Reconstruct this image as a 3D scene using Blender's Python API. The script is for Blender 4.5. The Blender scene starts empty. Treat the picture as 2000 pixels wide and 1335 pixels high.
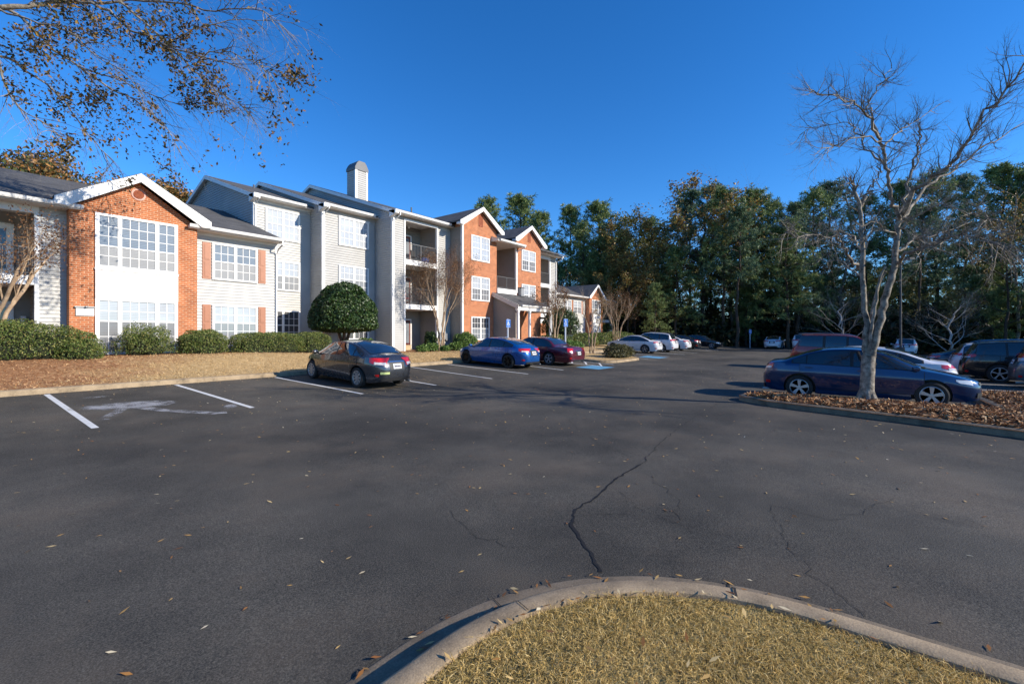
import bpy, bmesh, math, random
import numpy as np
from mathutils import Vector, Matrix, noise as mnoise
R = math.radians
D = bpy.data
sc = bpy.context.scene
col = sc.collection

# ------------------------------------------------------------------ camera, sky, sun, exposure
cam = D.cameras.new('camera'); camo = D.objects.new('camera', cam); col.objects.link(camo)
cam.lens = 16.0; cam.sensor_width = 36.0; cam.clip_end = 2000; cam.clip_start = 0.05
cam.shift_y = -0.00625
camo.location = (0, 0, 1.75); camo.rotation_euler = (R(90), 0, R(-52.5))
sc.camera = camo
SUN_EL, SUN_AZ = 25.0, 20.0            # azimuth measured from -Y (camera side) towards +X
sx, sy = math.sin(R(SUN_AZ)), -math.cos(R(SUN_AZ))
world = D.worlds.new('World'); sc.world = world; world.use_nodes = True
wt = world.node_tree; bg = wt.nodes['Background']
sky = wt.nodes.new('ShaderNodeTexSky'); sky.sky_type = 'NISHITA'; sky.sun_disc = False
sky.sun_elevation = R(SUN_EL); sky.sun_rotation = math.atan2(sx, sy)
sky.altitude = 300; sky.air_density = 0.9; sky.dust_density = 0.0; sky.ozone_density = 2.6
hs = wt.nodes.new('ShaderNodeHueSaturation'); hs.inputs['Saturation'].default_value = 1.30; hs.inputs['Value'].default_value = 1.0
wt.links.new(sky.outputs[0], hs.inputs['Color']); tint = wt.nodes.new('ShaderNodeMixRGB'); tint.blend_type = 'MULTIPLY'; tint.inputs[0].default_value = 1; tint.inputs[2].default_value = (.72, .98, 1.22, 1)
wt.links.new(hs.outputs[0], tint.inputs[1]); wt.links.new(tint.outputs[0], bg.inputs[0])
bg.inputs[1].default_value = 0.135
sl = D.lights.new('sun', 'SUN'); slo = D.objects.new('sun', sl); col.objects.link(slo)
sl.energy = 5.0; sl.angle = R(0.5); sl.color = (1.0, 0.91, 0.77)
tosun = Vector((sx * math.cos(R(SUN_EL)), sy * math.cos(R(SUN_EL)), math.sin(R(SUN_EL))))
slo.rotation_euler = tosun.to_track_quat('Z', 'Y').to_euler(); slo.location = tosun * 60
sc.view_settings.view_transform = 'Standard'; sc.view_settings.look = 'None'
sc.view_settings.exposure = 0.42; sc.view_settings.gamma = 1.0

# ------------------------------------------------------------------ materials
MT = {}
class N:
    def __init__(s, name):
        s.m = D.materials.new(name); s.m.use_nodes = True; s.t = s.m.node_tree
        s.p = s.t.nodes['Principled BSDF']; s._c = None
    def add(s, typ, **kw):
        n = s.t.nodes.new('ShaderNode' + typ)
        for k, v in kw.items(): setattr(n, k, v)
        return n
    def l(s, a, b): s.t.links.new(a, b)
    def obj(s):
        if not s._c: s._c = s.add('TexCoord').outputs['Object']
        return s._c
    def noise(s, scale, detail=4, rough=.55, vec=None):
        n = s.add('TexNoise'); n.inputs['Scale'].default_value = scale; n.inputs['Detail'].default_value = detail
        n.inputs['Roughness'].default_value = rough; s.l(vec or s.obj(), n.inputs['Vector']); return n.outputs['Fac']
    def ramp(s, fac, stops):
        r = s.add('ValToRGB'); e = r.color_ramp.elements
        while len(e) < len(stops): e.new(.5)
        for q, (p, c) in zip(e, stops):
            q.position = p; q.color = (c[0], c[1], c[2], 1) if not isinstance(c, (int, float)) else (c, c, c, 1)
        s.l(fac, r.inputs[0]); return r.outputs[0]
    def mix(s, fac, a, b, mode='MIX'):
        m = s.add('MixRGB', blend_type=mode)
        for sock, v in zip(m.inputs, (fac, a, b)):
            if isinstance(v, (int, float)): sock.default_value = v if sock.type == 'VALUE' else (v, v, v, 1)
            elif isinstance(v, tuple): sock.default_value = (*v, 1)
            else: s.l(v, sock)
        return m.outputs[0]
    def math(s, op, a, b=0.0, c=None):
        m = s.add('Math', operation=op)
        for sock, v in zip(m.inputs, (a, b, c)):
            if v is None: continue
            if isinstance(v, (int, float)): sock.default_value = v
            else: s.l(v, sock)
        return m.outputs[0]
    def bump(s, h, strength=.3, dist=.02):
        b = s.add('Bump'); b.inputs['Strength'].default_value = strength; b.inputs['Distance'].default_value = dist
        s.l(h, b.inputs['Height']); s.l(b.outputs[0], s.p.inputs['Normal'])
    def set(s, **kw):
        for k, v in kw.items():
            i = s.p.inputs[k.replace('_', ' ')]
            if isinstance(v, tuple): i.default_value = (*v, 1)
            elif isinstance(v, (int, float)): i.default_value = v
            else: s.l(v, i)

def simple(name, c, rough=.6, var=.12, scale=3.0, bump=0, bscale=60, metallic=0, spec=.5, coat=0):
    if name in MT: return MT[name]
    n = N(name)
    lo = tuple(x * (1 - var) for x in c); hi = tuple(min(1, x * (1 + var)) for x in c)
    n.set(Base_Color=n.ramp(n.noise(scale), [(.3, lo), (.7, hi)]), Roughness=rough, Metallic=metallic, Coat_Weight=coat)
    n.p.inputs['Specular IOR Level'].default_value = spec
    if coat: n.p.inputs['Coat Roughness'].default_value = .03
    if bump: n.bump(n.noise(bscale), bump)
    MT[name] = n.m; return n.m

def leafmat(name, stops, trans=.25, rough=.5, spec=.3):
    if name in MT: return MT[name]
    n = N(name); g = n.add('NewGeometry')
    c = n.ramp(g.outputs['Random Per Island'], stops)
    n.set(Base_Color=c, Roughness=rough); n.p.inputs['Specular IOR Level'].default_value = spec
    if trans:
        tr = n.add('BsdfTranslucent'); n.l(c, tr.inputs[0]); mx = n.add('MixShader'); mx.inputs[0].default_value = trans
        n.l(n.p.outputs[0], mx.inputs[1]); n.l(tr.outputs[0], mx.inputs[2])
        n.l(mx.outputs[0], n.t.nodes['Material Output'].inputs[0])
    MT[name] = n.m; return n.m

def m_asphalt():
    n = N('asphalt'); o = n.obj()
    fine = n.noise(95, 4, .8); med = n.noise(1.1, 8, .68); big = n.noise(.22, 4)
    sp = n.noise(70, 2, .6)
    c = n.ramp(big, [(.34, (.040, .0380, .0335)), (.46, (.061, .0578, .0505)), (.57, (.077, .0725, .063)), (.70, (.110, .101, .086))])
    c = n.mix(.55, c, n.ramp(med, [(.3, (.55, .55, .56)), (.7, (1.4, 1.36, 1.3))]), 'MULTIPLY')
    c = n.mix(.9, c, n.ramp(fine, [(.36, (.30, .30, .32)), (.5, (1, 1, 1)), (.66, (2.3, 2.2, 2.05))]), 'MULTIPLY')
    dust = n.math('MULTIPLY', n.ramp(n.noise(.45, 6, .68), [(.48, 0), (.7, 1)]), .5)
    c = n.mix(dust, c, (.125, .097, .070)); c = n.mix(n.math('MULTIPLY', n.ramp(n.noise(.8, 5, .6, n.add('Mapping').outputs[0] if False else None), [(.28, 1), (.42, 0)]), .45), c, (.035, .034, .031))
    vor = n.add('TexVoronoi'); vor.inputs['Scale'].default_value = 9; n.l(o, vor.inputs['Vector'])
    chip = n.ramp(vor.outputs['Distance'], [(.03, 1), (.07, 0)])
    c = n.mix(n.math('MULTIPLY', chip, n.ramp(n.noise(.9, 3), [(.52, 0), (.6, .55)])), c, (.22, .21, .19))
    n.set(Base_Color=c, Roughness=n.ramp(sp, [(.3, .7), (.7, .92)])); n.p.inputs['Specular IOR Level'].default_value = .2
    n.bump(n.mix(.5, fine, sp), .5, .012)
    return n.m

def m_concrete(name, c):
    n = N(name)
    k = n.ramp(n.noise(2.6, 8, .72), [(.3, tuple(x * .38 for x in c)), (.47, tuple(x * .8 for x in c)), (.58, c), (.75, tuple(x * 1.2 for x in c))])
    k = n.mix(.6, k, n.ramp(n.noise(90, 3), [(.3, .6), (.7, 1.3)]), 'MULTIPLY')
    n.set(Base_Color=k, Roughness=.9); n.bump(n.noise(120, 3), .35, .008); return n.m

def m_brick():
    n = N('brick'); o = n.obj(); sp = n.add('SeparateXYZ'); n.l(o, sp.inputs[0])
    cb = n.add('CombineXYZ'); n.l(n.math('ADD', sp.outputs[0], sp.outputs[1]), cb.inputs[0]); n.l(sp.outputs[2], cb.inputs[1])
    b = n.add('TexBrick'); n.l(cb.outputs[0], b.inputs['Vector'])
    for k, v in dict(Scale=1.0).items(): b.inputs[k].default_value = v
    b.inputs['Brick Width'].default_value = .225; b.inputs['Row Height'].default_value = .082
    b.inputs['Mortar Size'].default_value = .011; b.inputs['Mortar Smooth'].default_value = .2; b.inputs['Bias'].default_value = -.1
    b.inputs['Color1'].default_value = (.48, .150, .054, 1); b.inputs['Color2'].default_value = (.33, .094, .036, 1)
    b.inputs['Mortar'].default_value = (.54, .345, .22, 1)
    c = n.mix(.7, b.outputs['Color'], n.ramp(n.noise(2.5, 5), [(.3, .78), (.7, 1.2)]), 'MULTIPLY')
    c = n.mix(.5, c, n.ramp(n.noise(30, 2), [(.3, .8), (.7, 1.2)]), 'MULTIPLY')
    n.set(Base_Color=c, Roughness=.85); n.p.inputs['Specular IOR Level'].default_value = .25
    n.bump(n.math('SUBTRACT', 1.0, b.outputs['Fac']), .6, .012); return n.m

def m_shingle():
    n = N('shingle'); o = n.obj(); sp = n.add('SeparateXYZ'); n.l(o, sp.inputs[0])
    cb = n.add('CombineXYZ'); n.l(n.math('ADD', sp.outputs[0], n.math('MULTIPLY', sp.outputs[1], .35)), cb.inputs[0])
    n.l(n.math('ADD', sp.outputs[1], n.math('MULTIPLY', sp.outputs[2], .4)), cb.inputs[1])
    b = n.add('TexBrick'); n.l(cb.outputs[0], b.inputs['Vector']); b.inputs['Scale'].default_value = 1
    b.inputs['Brick Width'].default_value = .33; b.inputs['Row Height'].default_value = .16; b.inputs['Mortar Size'].default_value = .006
    b.inputs['Color1'].default_value = (.115, .112, .110, 1); b.inputs['Color2'].default_value = (.078, .077, .078, 1); b.inputs['Mortar'].default_value = (.05, .05, .05, 1)
    c = n.mix(.6, b.outputs['Color'], n.ramp(n.noise(1.3, 5), [(.3, .7), (.7, 1.35)]), 'MULTIPLY')
    n.set(Base_Color=c, Roughness=.9); n.p.inputs['Specular IOR Level'].default_value = .3
    n.bump(n.noise(70, 2), .4, .01); return n.m

def m_glassblind(name, base, slat, tint=(.8, .8, .8), rough=.04, scale=1.0):
    # a window pane with horizontal blinds close behind it
    n = N(name); o = n.obj(); sp = n.add('SeparateXYZ'); n.l(o, sp.inputs[0])
    f = n.math('FRACT', n.math('MULTIPLY', sp.outputs[2], 1 / (.062 * scale)))
    c = n.ramp(f, [(.0, tuple(x * slat for x in base)), (.22, tuple(x * slat for x in base)), (.34, base), (1, base)])
    c = n.mix(.5, c, n.ramp(n.noise(1.1, 2), [(.35, .75), (.65, 1.15)]), 'MULTIPLY')
    n.set(Base_Color=c, Roughness=.5, Coat_Weight=1.0); n.p.inputs['Coat Roughness'].default_value = rough; n.p.inputs['Coat IOR'].default_value = 1.6
    return n.m

def m_carpaint(name, c, metallic=.35, rough=.32):
    if name in MT: return MT[name]
    n = N(name)
    n.set(Base_Color=n.ramp(n.noise(2.2, 4), [(.3, tuple(x * .9 for x in c)), (.7, tuple(min(1, x * 1.06) for x in c))]), Metallic=metallic,
          Roughness=n.ramp(n.noise(5, 4), [(.3, rough * .9), (.7, rough * 1.15)]), Coat_Weight=1.0)
    n.p.inputs['Coat Roughness'].default_value = .04
    MT[name] = n.m; return n.m

def m_bark(name, lo, hi, sc_=9):
    n = N(name)
    c = n.ramp(n.noise(sc_, 5, .65), [(.3, lo), (.52, tuple((a + b) / 2 for a, b in zip(lo, hi))), (.7, hi)])
    n.set(Base_Color=c, Roughness=.9); n.p.inputs['Specular IOR Level'].default_value = .2; n.bump(n.noise(sc_ * 4, 4), .6, .02); return n.m

def m_soil(name, a, b, c, s1=3.0):
    n = N(name)
    k = n.ramp(n.noise(s1, 6, .7), [(.28, a), (.5, b), (.72, c)])
    k = n.mix(.6, k, n.ramp(n.noise(45, 3, .7), [(.3, .55), (.7, 1.4)]), 'MULTIPLY')
    n.set(Base_Color=k, Roughness=.95); n.p.inputs['Specular IOR Level'].default_value = .15; n.bump(n.noise(60, 3), .8, .03); return n.m

def m_lawn():
    # pine straw on the left blending into dormant turf on the right
    n = N('lawn'); o = n.obj(); sp = n.add('SeparateXYZ'); n.l(o, sp.inputs[0])
    wob = n.math('MULTIPLY', n.math('SUBTRACT', n.noise(.6, 4), .5), 7)
    f = n.math('ADD', n.math('SUBTRACT', sp.outputs[0], n.math('MULTIPLY', n.math('SUBTRACT', sp.outputs[1], 16.0), .62)), wob)
    fac = n.ramp(n.math('MULTIPLY_ADD', f, .35, -.45), [(0, 0), (1, 1)])
    straw = n.ramp(n.noise(7, 6, .75), [(.25, (.16, .07, .03)), (.5, (.38, .19, .09)), (.75, (.58, .36, .19))])
    turf = n.ramp(n.noise(5, 6, .75), [(.25, (.34, .22, .10)), (.5, (.56, .38, .18)), (.75, (.68, .50, .27))])
    back = n.ramp(n.math('SUBTRACT', sp.outputs[1], 20.3), [(0, 0), (.8, 1)])
    c = n.mix(fac, straw, turf); c = n.mix(back, c, straw)
    c = n.mix(.6, c, n.ramp(n.noise(60, 3, .7), [(.3, .6), (.7, 1.35)]), 'MULTIPLY')
    n.set(Base_Color=c, Roughness=.95); n.p.inputs['Specular IOR Level'].default_value = .15; n.bump(n.noise(50, 3), .9, .04); return n.m

def m_paintmark(name, c, cover):
    # worn road paint: flakes missing where the noise is high
    n = N(name); a = n.add('Attribute'); a.attribute_name = 'fade'
    w = n.math('ADD', n.math('MULTIPLY', n.noise(55, 4, .75), .6), n.math('MULTIPLY', n.noise(4, 4, .6), .4))
    al = n.ramp(n.math('SUBTRACT', n.math('ADD', a.outputs['Fac'], cover - 1.0), n.math('MULTIPLY', n.math('SUBTRACT', w, .5), 2.6)), [(.30, 0), (.5, 1)])
    n.set(Base_Color=n.ramp(n.noise(8, 4), [(.3, tuple(x * .8 for x in c)), (.7, c)]), Roughness=.8, Alpha=al); return n.m

M = dict(
    asphalt=m_asphalt(), kerb=m_concrete('kerb_concrete', (.37, .275, .17)), gutter_pan=m_concrete('gutter_concrete', (.20, .155, .105)), slab=m_concrete('slab_concrete', (.36, .34, .31)),
    brick=m_brick(), shingle=m_shingle(), lawn=m_lawn(),
    white=simple('white_paint', (.80, .79, .77), .5, .05), soffit=simple('soffit_paint', (.62, .57, .51), .6, .06),
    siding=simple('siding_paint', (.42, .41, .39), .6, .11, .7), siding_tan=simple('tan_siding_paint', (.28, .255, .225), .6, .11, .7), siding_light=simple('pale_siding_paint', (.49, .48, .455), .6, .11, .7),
    shutter=simple('shutter_paint', (.36, .145, .075), .5, .08), vent=simple('vent_pink', (.55, .30, .24), .6, .08), vent_red=simple('vent_red', (.30, .075, .03), .7, .1),
    dark=simple('dark_void', (.012, .012, .014), .6, .2), rail=simple('rail_metal', (.10, .10, .10), .4, .1), grey=simple('grey_metal', (.30, .31, .32), .45, .1, metallic=.3),
    chimcap=simple('chimney_cap_metal', (.10, .105, .115), .5, .1), door=simple('red_door_paint', (.17, .05, .035), .4, .1), red=simple('red_fabric', (.45, .03, .03), .7, .1),
    tanbox=simple('tan_card', (.5, .36, .2), .7, .1),
    blind_skytint=m_glassblind('sky_tinted_blinds_pane', (.125, .165, .21), .42), blind_white=m_glassblind('white_curtain_pane', (.40, .43, .47), .72), screen=m_glassblind('screen_pane', (.15, .155, .165), .7, rough=.3),  # blue pane: the sky's reflection is put into the base colour
    pane_dark=m_glassblind('dark_pane', (.05, .055, .065), .8), pane_mid=m_glassblind('curtained_pane', (.20, .22, .245), .8),
    mulch=m_soil('mulch', (.07, .03, .015), (.19, .09, .042), (.33, .18, .09)), turf=m_soil('turf_soil', (.13, .095, .035), (.28, .21, .08), (.42, .32, .14)), forest=m_soil('forest_floor', (.03, .022, .012), (.07, .05, .025), (.12, .085, .045), .6),
    paint=m_paintmark('road_paint_white', (.68, .68, .66), .86), smudge=m_paintmark('paint_overspray', (.33, .33, .335), .50), stain=m_paintmark('asphalt_stain', (.026, .024, .022), .62), silt=m_paintmark('dried_silt', (.16, .115, .078), .42), blue_paint=m_paintmark('road_paint_blue', (.11, .32, .50), .88),
    tar=simple('crack_seal', (.020, .020, .021), .75, .2, spec=.15), crack=simple('crack_dark', (.018, .017, .016), .95, .3),
    bark_grey=m_bark('grey_bark', (.055, .043, .034), (.42, .37, .30), 8), bark_tan=m_bark('tan_bark', (.24, .16, .10), (.50, .37, .25), 6), bark_dark=m_bark('dark_bark', (.035, .026, .02), (.13, .095, .07)), bark_pale=m_bark('pale_bark', (.22, .2, .18), (.5, .47, .43)),
    tyre=simple('tyre_rubber', (.018, .018, .018), .85, .15), alloy=simple('wheel_alloy', (.42, .42, .43), .35, .05, metallic=.6), hubcap=simple('hubcap_silver', (.40, .38, .36), .4, .08, metallic=.4), alloy_dark=simple('dark_alloy', (.03, .03, .03), .4, .1, metallic=.5),
    glass=simple('car_glass', (.013, .018, .022), .03, .1, spec=.9, coat=1), trim=simple('black_trim', (.015, .015, .016), .5, .1), chrome=simple('chrome', (.6, .6, .62), .12, .03, metallic=1),
    tail=simple('tail_light_red', (.52, .012, .012), .12, .15, 12, coat=1), tail_clear=simple('tail_light_clear', (.62, .58, .56), .12, .1, 14, coat=1), head=simple('headlight_lens', (.66, .68, .70), .06, .1, 14, coat=1),
    plate=simple('number_plate', (.66, .67, .68), .4, .05), plate_ink=simple('plate_ink', (.12, .10, .14), .5, .1), seat=simple('seat_fabric', (.42, .43, .44), .8, .1),
    sign_blue=simple('sign_blue', (.012, .13, .48), .35, .05), sign_white=simple('sign_white', (.82, .83, .85), .4, .03), pole=simple('sign_post_grey', (.46, .50, .56), .45, .08), lamp_pole=simple('lamp_pole_bronze', (.055, .05, .05), .5, .1),
)
LV = dict(
    hedge=leafmat('hedge_leaf', [(0, (.028, .05, .010)), (.4, (.085, .13, .026)), (.75, (.17, .205, .05)), (1, (.33, .29, .10))], .15),
    boxwood=leafmat('boxwood_leaf', [(0, (.03, .07, .012)), (.5, (.09, .17, .03)), (1, (.22, .30, .08))], .15),
    holly=leafmat('holly_leaf', [(0, (.010, .025, .007)), (.55, (.026, .062, .013)), (.85, (.07, .12, .03)), (1, (.13, .17, .06))], .08, .42, .4),
    spirea=leafmat('spirea_leaf', [(0, (.03, .03, .012)), (.5, (.085, .085, .03)), (1, (.2, .17, .075))], .15),
    twigred=leafmat('dry_leaf', [(0, (.06, .025, .012)), (.5, (.15, .07, .03)), (1, (.28, .15, .06))], .2),
    pine=leafmat('pine_needle', [(0, (.05, .085, .03)), (.45, (.145, .205, .068)), (.8, (.27, .33, .11)), (1, (.40, .43, .17))], .2),
    pine2=leafmat('pine_needle_blue', [(0, (.035, .065, .04)), (.5, (.09, .155, .08)), (1, (.24, .31, .15))], .2),
    autumn=leafmat('autumn_leaf', [(0, (.09, .055, .02)), (.4, (.23, .135, .04)), (.7, (.34, .22, .06)), (1, (.24, .24, .07))], .25),
    olive=leafmat('olive_leaf', [(0, (.07, .075, .02)), (.5, (.20, .19, .055)), (1, (.38, .30, .08))], .25),
    magnolia=leafmat('magnolia_leaf', [(0, (.03, .045, .012)), (.35, (.09, .095, .025)), (.65, (.25, .12, .03)), (1, (.42, .2, .055))], .12, .4, .5),
    maple=leafmat('yellowing_leaf', [(0, (.022, .024, .010)), (.45, (.07, .06, .02)), (.72, (.20, .10, .028)), (1, (.40, .25, .06))], .3),
    litter=leafmat('fallen_leaf', [(0, (.12, .05, .02)), (.3, (.34, .15, .04)), (.6, (.50, .30, .09)), (.85, (.62, .45, .2)), (1, (.7, .62, .45))], .1),
    chip=leafmat('mulch_chip', [(0, (.07, .026, .011)), (.35, (.24, .105, .042)), (.7, (.44, .235, .105)), (1, (.64, .43, .24))], 0, .8, .2),
    blade=leafmat('dry_grass_blade', [(0, (.13, .11, .03)), (.12, (.27, .205, .06)), (.34, (.56, .385, .13)), (.72, (.76, .545, .21)), (1, (.86, .69, .36))], .3, .6, .2),
    turf=leafmat('dormant_turf_blade', [(0, (.3, .19, .08)), (.5, (.56, .39, .18)), (1, (.74, .56, .31))], .2, .7, .2),
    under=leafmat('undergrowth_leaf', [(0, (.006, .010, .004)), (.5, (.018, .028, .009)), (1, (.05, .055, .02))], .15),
)

# ------------------------------------------------------------------ object helpers
def tag(o, label=None, cat=None, group=None, kind=None):
    if label: o['label'] = label
    if cat: o['category'] = cat
    if group: o['group'] = group
    if kind: o['kind'] = kind
    return o
def empty(name, loc, rz=0, label=None, cat=None, group=None):
    o = D.objects.new(name, None); col.objects.link(o); o.location = loc; o.rotation_euler = (0, 0, rz); o.empty_display_size = .2
    return tag(o, label, cat, group)
def link(name, me, parent=None, loc=(0, 0, 0)):
    o = D.objects.new(name, me); col.objects.link(o); o.location = loc
    if parent: o.parent = parent
    return o
def kids(o): return [c for c in D.objects if c.parent == o]
def dup(root, loc, rz, label, group=None, scale=None):
    r = root.copy(); col.objects.link(r); r.location = loc; r.rotation_euler = (0, 0, rz); r['label'] = label
    if group: r['group'] = group
    if scale: r.scale = scale
    for ch in CH.get(root.name, ()):
        c = ch.copy(); col.objects.link(c); c.parent = r
        for g in CH.get(ch.name, ()):
            d = g.copy(); col.objects.link(d); d.parent = c
    return r
CH = {}
def remember(root):
    CH[root.name] = [c for c in root.children]
    for c in CH[root.name]: CH[c.name] = [g for g in c.children]

class MB:
    def __init__(s, org=(0, 0, 0)): s.v = []; s.f = []; s.o = org; s.mi = []; s.cur = 0
    def pt(s, p): s.v.append((p[0] - s.o[0], p[1] - s.o[1], p[2] - s.o[2])); return len(s.v) - 1
    def face(s, pts): s.f.append([s.pt(p) for p in pts]); s.mi.append(s.cur)
    def box(s, x0, x1, y0, y1, z0, z1):
        if x0 > x1: x0, x1 = x1, x0
        if y0 > y1: y0, y1 = y1, y0
        if z0 > z1: z0, z1 = z1, z0
        i = [s.pt(p) for p in ((x0, y0, z0), (x1, y0, z0), (x1, y1, z0), (x0, y1, z0), (x0, y0, z1), (x1, y0, z1), (x1, y1, z1), (x0, y1, z1))]
        for q in ((0, 3, 2, 1), (4, 5, 6, 7), (0, 1, 5, 4), (1, 2, 6, 5), (2, 3, 7, 6), (3, 0, 4, 7)):
            s.f.append([i[k] for k in q]); s.mi.append(s.cur)
    def solid(s, top, d):
        """closed slab: polygon `top` and the same polygon moved by vector d"""
        a = [s.pt(p) for p in top]; b = [s.pt((p[0] + d[0], p[1] + d[1], p[2] + d[2])) for p in top]
        n = len(top); s.f.append(a); s.f.append(b[::-1]); s.mi += [s.cur] * 2
        for k in range(n): s.f.append([a[k], b[k], b[(k + 1) % n], a[(k + 1) % n]]); s.mi.append(s.cur)
    def tube(s, pts, rad, n=6, cap=True):
        P = [Vector(p) for p in pts]; rings = []
        if isinstance(rad, (int, float)): rad = [rad] * len(P)
        a = None
        for i, p in enumerate(P):
            d = (P[min(i + 1, len(P) - 1)] - P[max(i - 1, 0)])
            if d.length < 1e-9: d = Vector((0, 0, 1))
            d.normalize()
            if a is None: a = d.orthogonal().normalized()
            else:
                a = a - d * a.dot(d)
                a = a.normalized() if a.length > 1e-6 else d.orthogonal().normalized()
            b = d.cross(a)
            rings.append([s.pt(p + (a * math.cos(2 * math.pi * k / n) + b * math.sin(2 * math.pi * k / n)) * rad[i]) for k in range(n)])
        for r0, r1 in zip(rings, rings[1:]):
            for k in range(n): s.f.append([r0[k], r0[(k + 1) % n], r1[(k + 1) % n], r1[k]]); s.mi.append(s.cur)
        if cap:
            s.f.append(rings[0][::-1]); s.f.append(rings[-1]); s.mi += [s.cur] * 2
    def lathe(s, prof, center, axis='Z', n=24, cap=True):
        rings = []
        for r, h in prof:
            ring = []
            for k in range(n):
                c, t = math.cos(2 * math.pi * k / n) * r, math.sin(2 * math.pi * k / n) * r
                p = (c, t, h) if axis == 'Z' else (c, h, t)
                ring.append(s.pt((center[0] + p[0], center[1] + p[1], center[2] + p[2])))
            rings.append(ring)
        for r0, r1 in zip(rings, rings[1:]):
            for k in range(n): s.f.append([r0[k], r0[(k + 1) % n], r1[(k + 1) % n], r1[k]]); s.mi.append(s.cur)
        if cap and prof[0][0] > 1e-4: s.f.append(rings[0][::-1]); s.mi.append(s.cur)
        if cap and prof[-1][0] > 1e-4: s.f.append(rings[-1]); s.mi.append(s.cur)
    def mesh(s, name, mats, smooth=None):
        me = D.meshes.new(name); me.from_pydata(s.v, [], s.f)
        for m in (mats if isinstance(mats, (list, tuple)) else [mats]): me.materials.append(m)
        if any(s.mi): me.polygons.foreach_set('material_index', s.mi)
        if smooth is not None: shade(me, smooth)
        me.update(); return me
    def build(s, name, mats, parent=None, loc=(0, 0, 0), smooth=None): return link(name, s.mesh(name, mats, smooth), parent, loc)

def shade(me, ang):
    me.polygons.foreach_set('use_smooth', [True] * len(me.polygons))
    bm = bmesh.new(); bm.from_mesh(me); bmesh.ops.remove_doubles(bm, verts=bm.verts, dist=1e-5)
    bmesh.ops.recalc_face_normals(bm, faces=bm.faces)
    for e in bm.edges:
        if len(e.link_faces) == 2 and e.calc_face_angle(0) > R(ang): e.smooth = False
    bm.to_mesh(me); bm.free()

def np_mesh(name, V, k, mat):
    """V: (n,k,3) loose polygons of k corners"""
    V = np.asarray(V, np.float32); n = V.shape[0]
    me = D.meshes.new(name); me.vertices.add(n * k); me.vertices.foreach_set('co', V.reshape(-1))
    me.loops.add(n * k); me.loops.foreach_set('vertex_index', np.arange(n * k, dtype=np.int32))
    me.polygons.add(n); me.polygons.foreach_set('loop_start', np.arange(0, n * k, k, dtype=np.int32)); me.polygons.foreach_set('loop_total', np.full(n, k, np.int32))
    me.materials.append(mat); me.update(calc_edges=True); return me
def unit(a): return a / np.maximum(np.linalg.norm(a, axis=-1, keepdims=True), 1e-9)
def leaves(rng, C, size, out=None, aspect=.5, bias=.6, fold=True):
    """diamond leaves at points C; out = preferred normal"""
    n = len(C); nr = rng.normal(size=(n, 3))
    if out is not None: nr = unit(nr) * (1 - bias) + out * bias
    nr = unit(nr); t = unit(np.cross(nr, rng.normal(size=(n, 3)))); b = np.cross(nr, t)
    s = size * rng.uniform(.6, 1.3, (n, 1))
    return np.stack([C - t * s, C + b * s * aspect + nr * s * .12, C + t * s, C - b * s * aspect + nr * s * .12], 1)

# ------------------------------------------------------------------ ground
KV = 16.2                                            # kerb in front of the building
def zg(u, v):
    fall = .018 * max(0, min(u - 12, 25)) * (lambda t: t * t * (3 - 2 * t))(max(0, min(1, (7 - v) / 9)))
    return -fall + .004 * max(-20, min(u, 80)) + .05 * (max(0, min(v, KV) - 10.5))
def sstep(x): x = max(0, min(1, x)); return x * x * (3 - 2 * x)
def zl(u, v):
    base = 1.0 - .25 * sstep((u - 8) / 8)
    return zg(u, KV) + .135 + (base - zg(u, KV) - .135) * sstep((v - KV - .2) / 4.6) * (1 if v > KV else 0)
def grid(name, us, vs, zf, mat, kind='structure', lift=0, keep=None):
    mb = MB(); idx = {}
    for i, u in enumerate(us):
        for j, v in enumerate(vs): idx[i, j] = mb.pt((u, v, zf(u, v) + lift))
    for i in range(len(us) - 1):
        for j in range(len(vs) - 1):
            if keep and not keep((us[i] + us[i + 1]) / 2, (vs[j] + vs[j + 1]) / 2): continue
            mb.f.append([idx[i, j], idx[i + 1, j], idx[i + 1, j + 1], idx[i, j + 1]]); mb.mi.append(0)
    o = mb.build(name, mat, smooth=40); tag(o, kind=kind); return o
L_ = lambda a, b, n: [a + (b - a) * k / n for k in range(n + 1)]
grid('ground', [-600, -200, -60] + L_(-40, 120, 40) + [200, 600], [-600, -200, -80] + L_(-40, 80, 40) + [200, 600], zg, M['forest'], lift=-.13)
grid('parking_lot', L_(-30, 62, 92), L_(-60, -3, 19) + L_(-2.5, 8, 21) + L_(8.5, KV, 10), zg, M['asphalt'])
grid('lawn', L_(-12, 26, 38) + L_(27, 42, 8), L_(KV + .2, 23, 15) + [25, 28], zl, M['lawn'])
grid('lawn', L_(40, 66, 12), [KV + .2, 18, 20, 23, 30], lambda u, v: zg(u, KV) + .135 + .1 * (v - KV) * .6, M['lawn'])

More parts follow.
